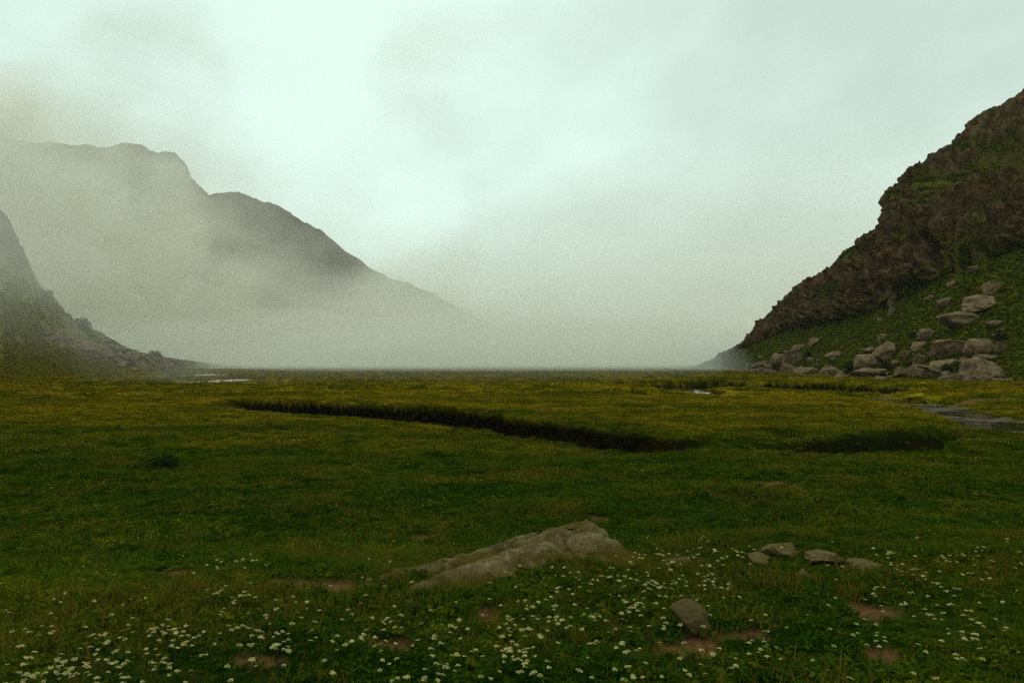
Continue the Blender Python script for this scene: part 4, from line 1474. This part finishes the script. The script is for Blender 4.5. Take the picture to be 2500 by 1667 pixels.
def hill_scatter(name, ob, P, n, label, pxlim, smin, smax):
    at = np.zeros(len(ob.data.vertices), np.float32)
    ob.data.attributes['grass'].data.foreach_get('value', at)
    Q = P.reshape(-1, 3)
    px, py = proj(Q)
    ok = np.where((at > 0.7) & (px > pxlim[0]) & (px < pxlim[1]) & (Q[:, 2] > 0) & (Q[:, 1] > 20))[0]
    wt = Q[ok, 1] ** 1.0
    pick = rg.choice(ok, min(n, len(ok)), replace=False, p=wt / wt.sum())
    pts = Q[pick] + rg.normal(0, 0.15, (len(pick), 3)) * np.array([1, 1, 0])
    s = rg.uniform(smin, smax, len(pick))
    rot = np.stack([np.zeros(len(pick)), np.zeros(len(pick)), rg.uniform(0, 6.28, len(pick))], -1)
    instancer(name, C_HILL, pts, rot, np.stack([s, s, s * rg.uniform(0.6, 1.3, len(pick))], -1), rg.integers(0, 4, len(pick)), label)


hill_scatter('slope_grass', right_hill, RH_P, 45000, 'rough green grass on the talus slope and cliff ledges', (1700, 3000), 0.22, 0.62)
C_HILL = proto_collection('hillside_clump', [tuft('hillside_clump', 690 + k, 50, 0.7, 0.06, 0.22, 0.06, OGRASS, 0.9, 30) for k in range(4)])
hill_scatter('hillside_grass', left_hill, LH_P, 22000, 'rough olive grass on the misty hillside', (-300, 600), 0.3, 0.75)


# ---- flowers
def mat_plain(name, col, tr=0.2, var=0.25):
    M = Mat(name)
    ri = M.n('ObjectInfo').outputs['Random']
    c = M.mix(1.0, col, M.ramp(ri, [(0.0, 1 - var), (1.0, 1 + var * 0.4)]), 'MULTIPLY')
    return M.finish(c, 0.8, 0.05, translucent=tr)


PETAL = mat_plain('cream_petal', (0.56, 0.47, 0.18))
YELLOW = mat_plain('yellow_petal', (0.42, 0.26, 0.008), 0.2, 0.4)
STEM = mat_plain('flower_stem', (0.030, 0.055, 0.008))


def head_mesh(seed, n=13, rad=0.0125):
    """flat-topped cluster of tiny five-petalled florets"""
    rg = np.random.default_rng(seed)
    V, Fc = [], []
    for i in range(n):
        a = i * 2.39996; r = rad * math.sqrt((i + 0.3) / n)
        c = np.array([r * math.cos(a), r * math.sin(a), 0.004 * (1 - (r / rad) ** 2) + rg.uniform(-0.001, 0.0015)])
        nrm = np.array([c[0] * 22, c[1] * 22, 1.0]) + rg.normal(0, 0.2, 3); nrm /= np.linalg.norm(nrm)
        e = np.cross(nrm, [1, 0.2, 0]); e /= np.linalg.norm(e); f = np.cross(nrm, e)
        k = len(V)
        V.append(c + nrm * 0.0006)
        ph = rg.uniform(0, 6.28)
        for j in range(10):
            rr = (0.0042 if j % 2 == 0 else 0.0022) * rg.uniform(0.85, 1.15)
            V.append(c + rr * (math.cos(ph + j * 0.6283) * e + math.sin(ph + j * 0.6283) * f))
        for j in range(10):
            Fc.append((k, k + 1 + j, k + 1 + (j + 1) % 10))
    me = bpy.data.meshes.new('flower_head')
    me.from_pydata([tuple(v) for v in V], [], Fc)
    me.materials.append(PETAL)
    return me


def stem_mesh(seed, h):
    rg = np.random.default_rng(seed)
    bm = bmesh.new()
    bend = rg.uniform(-0.25, 0.25, 2) * h
    rings = []
    for i in range(5):
        t = i / 4
        c = Vector((bend[0] * (t * t - 1), bend[1] * (t * t - 1), -h + h * t))
        rad = 0.0014 - 0.0005 * t
        rings.append([bm.verts.new(c + Vector((rad * math.cos(q), rad * math.sin(q), 0))) for q in (0, 2.094, 4.189)])
    for a, b in zip(rings, rings[1:]):
        for j in range(3):
            bm.faces.new((a[j], a[(j + 1) % 3], b[(j + 1) % 3], b[j]))
    # little rays carrying the head
    for j in range(5):
        q = j * 1.2566
        a = bm.verts.new((0, 0, -0.010)); b = bm.verts.new((0.0009, 0, -0.010))
        c = bm.verts.new((0.008 * math.cos(q), 0.008 * math.sin(q), 0.001))
        bm.faces.new((a, b, c))
    # two small leaves low on the stem
    for sgn in (1, -1):
        z0 = -h * 0.6
        a = bm.verts.new((bend[0] * -0.8, bend[1] * -0.8, z0)); b = bm.verts.new((bend[0] * -0.8 + sgn * 0.012, 0.004 + bend[1] * -0.8, z0 + 0.012)); c = bm.verts.new((bend[0] * -0.8 + sgn * 0.022, bend[1] * -0.8, z0 + 0.010)); d = bm.verts.new((bend[0] * -0.8 + sgn * 0.012, -0.004 + bend[1] * -0.8, z0 + 0.008))
        bm.faces.new((a, b, c, d))
    me = bpy.data.meshes.new('stem')
    bm.to_mesh(me); bm.free()
    me.materials.append(STEM)
    return me


HEADS = [head_mesh(700 + k, 9 + 2 * k, 0.011 + 0.001 * k) for k in range(4)]
STEMS = [stem_mesh(710 + k, 0.13) for k in range(4)]
rg = np.random.default_rng(77)
spots = []
for cx, cy, sx, sy, n in [(380, 1545, 190, 60, 130), (140, 1625, 90, 22, 45), (700, 1490, 150, 80, 75), (560, 1440, 60, 35, 30), (1080, 1500, 170, 80, 95), (1250, 1590, 150, 45, 70),
                          (1400, 1460, 130, 60, 50), (1650, 1400, 90, 55, 110), (1720, 1335, 70, 26, 45), (1560, 1450, 80, 55, 40), (2300, 1350, 110, 55, 110), (2200, 1470, 190, 80, 60),
                          (1950, 1570, 260, 65, 60), (2350, 1570, 80, 60, 20), (1500, 1370, 90, 25, 30), (300, 1630, 220, 25, 40), (900, 1600, 260, 40, 40), (1700, 1610, 200, 35, 30), (60, 1500, 60, 80, 20)]:
    for _ in range(int(n * 0.45)):
        spots.append((rg.normal(cx, sx), rg.normal(cy, sy)))
    # tight bunches
    for _ in range(max(1, n // 11)):
        bx, by = rg.normal(cx, sx), rg.normal(cy, sy)
        for _ in range(rg.integers(3, 7)):
            spots.append((bx + rg.normal(0, 22), by + rg.normal(0, 9)))
spots = np.array([s_ for s_ in spots if s_[1] > 1290 and s_[1] < 1760 and -60 < s_[0] < 2560])
zg = np.full(len(spots), 0.95)
for _ in range(8):
    D = (EYE - zg) * F / (spots[:, 1] + 40 - HOR)
    xg, yg = (spots[:, 0] - 1250) / F * D, D
    zg = 0.5 * zg + 0.5 * ground_eval(xg, yg)[0]
zg = ground_eval(xg, yg)[0]
h, _s = rock_height(xg, yg)
ok = (h - zg < 0.03) | (np.abs(xg) > 1.4)
xg, yg, zg = xg[ok], yg[ok], zg[ok]
hh = rg.uniform(0.055, 0.115, len(xg))
# the three hundred that show largest are flowers of their own, the rest one mass
vis = (np.abs(xg / yg) < 0.675) & (spots[ok][:, 1] < 1690)
score = np.where(vis, yg, 1e3 + yg)
order = np.argsort(score)
own, rest = order[:300], order[300:]


def patch_of(x_, y_):
    px_ = 1250 + x_ / y_ * F
    if px_ < 760: return 'cream umbel wildflower in the turf of the open knoll left of the long rock', 'cream wildflowers of the open knoll'
    if px_ < 1580: return 'cream umbel wildflower in the turf in front of the long rock', 'cream wildflowers before the long rock'
    return 'cream umbel wildflower round the turf mound and the small mossy stone', 'cream wildflowers round the turf mound'


for j, i in enumerate(own):
    e = bpy.data.objects.new('wildflower', None)
    COL.objects.link(e)
    e.location = (xg[i], yg[i], zg[i])
    s_ = rg.uniform(0.8, 1.25)
    lb, gp = patch_of(xg[i], yg[i])
    tag(e, lb, 'flower', gp)
    rz = rg.uniform(0, 6.28)
    for m, nm in ((STEMS[j % 4], 'stem'), (HEADS[j % 4], 'flower_head')):
        c = bpy.data.objects.new(nm, m)
        COL.objects.link(c); c.parent = e
        c.location = (0, 0, hh[i]); c.scale = (s_, s_, s_ * (1 if nm == 'stem' else 1)); c.rotation_euler = (rg.normal(0, 0.05) + (0.18 if nm == 'flower_head' else 0), rg.normal(0, 0.1), rz)


def flower_proto(hm, sm):
    V, Fc, mi = [], [], []
    for m, k in ((hm, 0), (sm, 1)):
        b = len(V)
        V += [v.co[:] for v in m.vertices]
        for p_ in m.polygons:
            Fc.append([b + q for q in p_.vertices]); mi.append(k)
    me = bpy.data.meshes.new('flower')
    me.from_pydata(V, [], Fc)
    me.materials.append(hm.materials[0]); me.materials.append(STEM)
    me.polygons.foreach_set('material_index', mi)
    return me


C_FL = proto_collection('small_flower', [flower_proto(a, b) for a, b in zip(HEADS, STEMS)])
n = len(rest)
s_ = rg.uniform(0.8, 1.2, n)
instancer('small_wildflowers', C_FL, np.stack([xg[rest], yg[rest], zg[rest] + hh[rest]], -1), np.stack([rg.normal(0.15, .1, n), rg.normal(0, .1, n), rg.uniform(0, 6.28, n)], -1),
          np.stack([s_] * 3, -1), rg.integers(0, 4, n), 'many cream wildflowers scattered through the farther turf')


def yellow_cluster(seed, n, rad, h, size):
    rg = np.random.default_rng(seed)
    V, Fc = [], []
    for i in range(n):
        a = rg.uniform(0, 6.28); r = rad * math.sqrt(rg.random())
        c = np.array([r * math.cos(a), r * math.sin(a), h * rg.uniform(0.7, 1.2)])
        nrm = np.array([rg.normal() * 0.5, rg.normal() * 0.5 - 0.25, 1.0]); nrm /= np.linalg.norm(nrm)
        e = np.cross(nrm, [1, 0.2, 0]); e /= np.linalg.norm(e); f = np.cross(nrm, e)
        k = len(V); V.append(c)
        s = size * rg.uniform(0.7, 1.2)
        for j in range(5):
            V.append(c + s * (math.cos(j * 1.2566) * e + math.sin(j * 1.2566) * f) + nrm * s * 0.3)
        for j in range(5):
            Fc.append((k, k + 1 + j, k + 1 + (j + 1) % 5))
    me = bpy.data.meshes.new('yellow_flowers')
    me.from_pydata([tuple(v) for v in V], [], Fc)
    me.materials.append(YELLOW)
    return me


C_YE = proto_collection('yellow_flower', [yellow_cluster(730, 6, 0.12, 0.09, 0.008), yellow_cluster(731, 9, 0.2, 0.10, 0.009), yellow_cluster(732, 14, 0.35, 0.11, 0.012)])
x, y = ring_points(rg, 4.0, 11.0, 6.0)
x2, y2 = ring_points(rg, 11.0, 60.0, 7.0)
x, y = np.concatenate([x, x2]), np.concatenate([y, y2])
z, soil, bank, grav = ground_eval(x, y)
pat = fbm2(x * 0.22, y * 0.33, 3, 151) + 0.4 * fbm2(x * 1.2, y * 1.4, 2, 152)
keep = (np.maximum.reduce([soil, bank, grav]) < 0.3) & (rg.random(len(x)) < sstep(-0.25, 0.6, pat) * (0.35 + 0.65 * sstep(8, 26, y)))
x, y, z = x[keep], y[keep], z[keep]
n = len(x)
r_ = np.hypot(x, y)
idx = np.where(r_ < 12, 0, np.where(r_ < 24, 1, 2))
s_ = rg.uniform(0.7, 1.2, n)
instancer('yellow_wildflowers', C_YE, np.stack([x, y, z], -1), np.stack([np.zeros(n), np.zeros(n), rg.uniform(0, 6.28, n)], -1), np.stack([s_] * 3, -1), idx, 'tiny yellow flowers speckling the whole meadow')
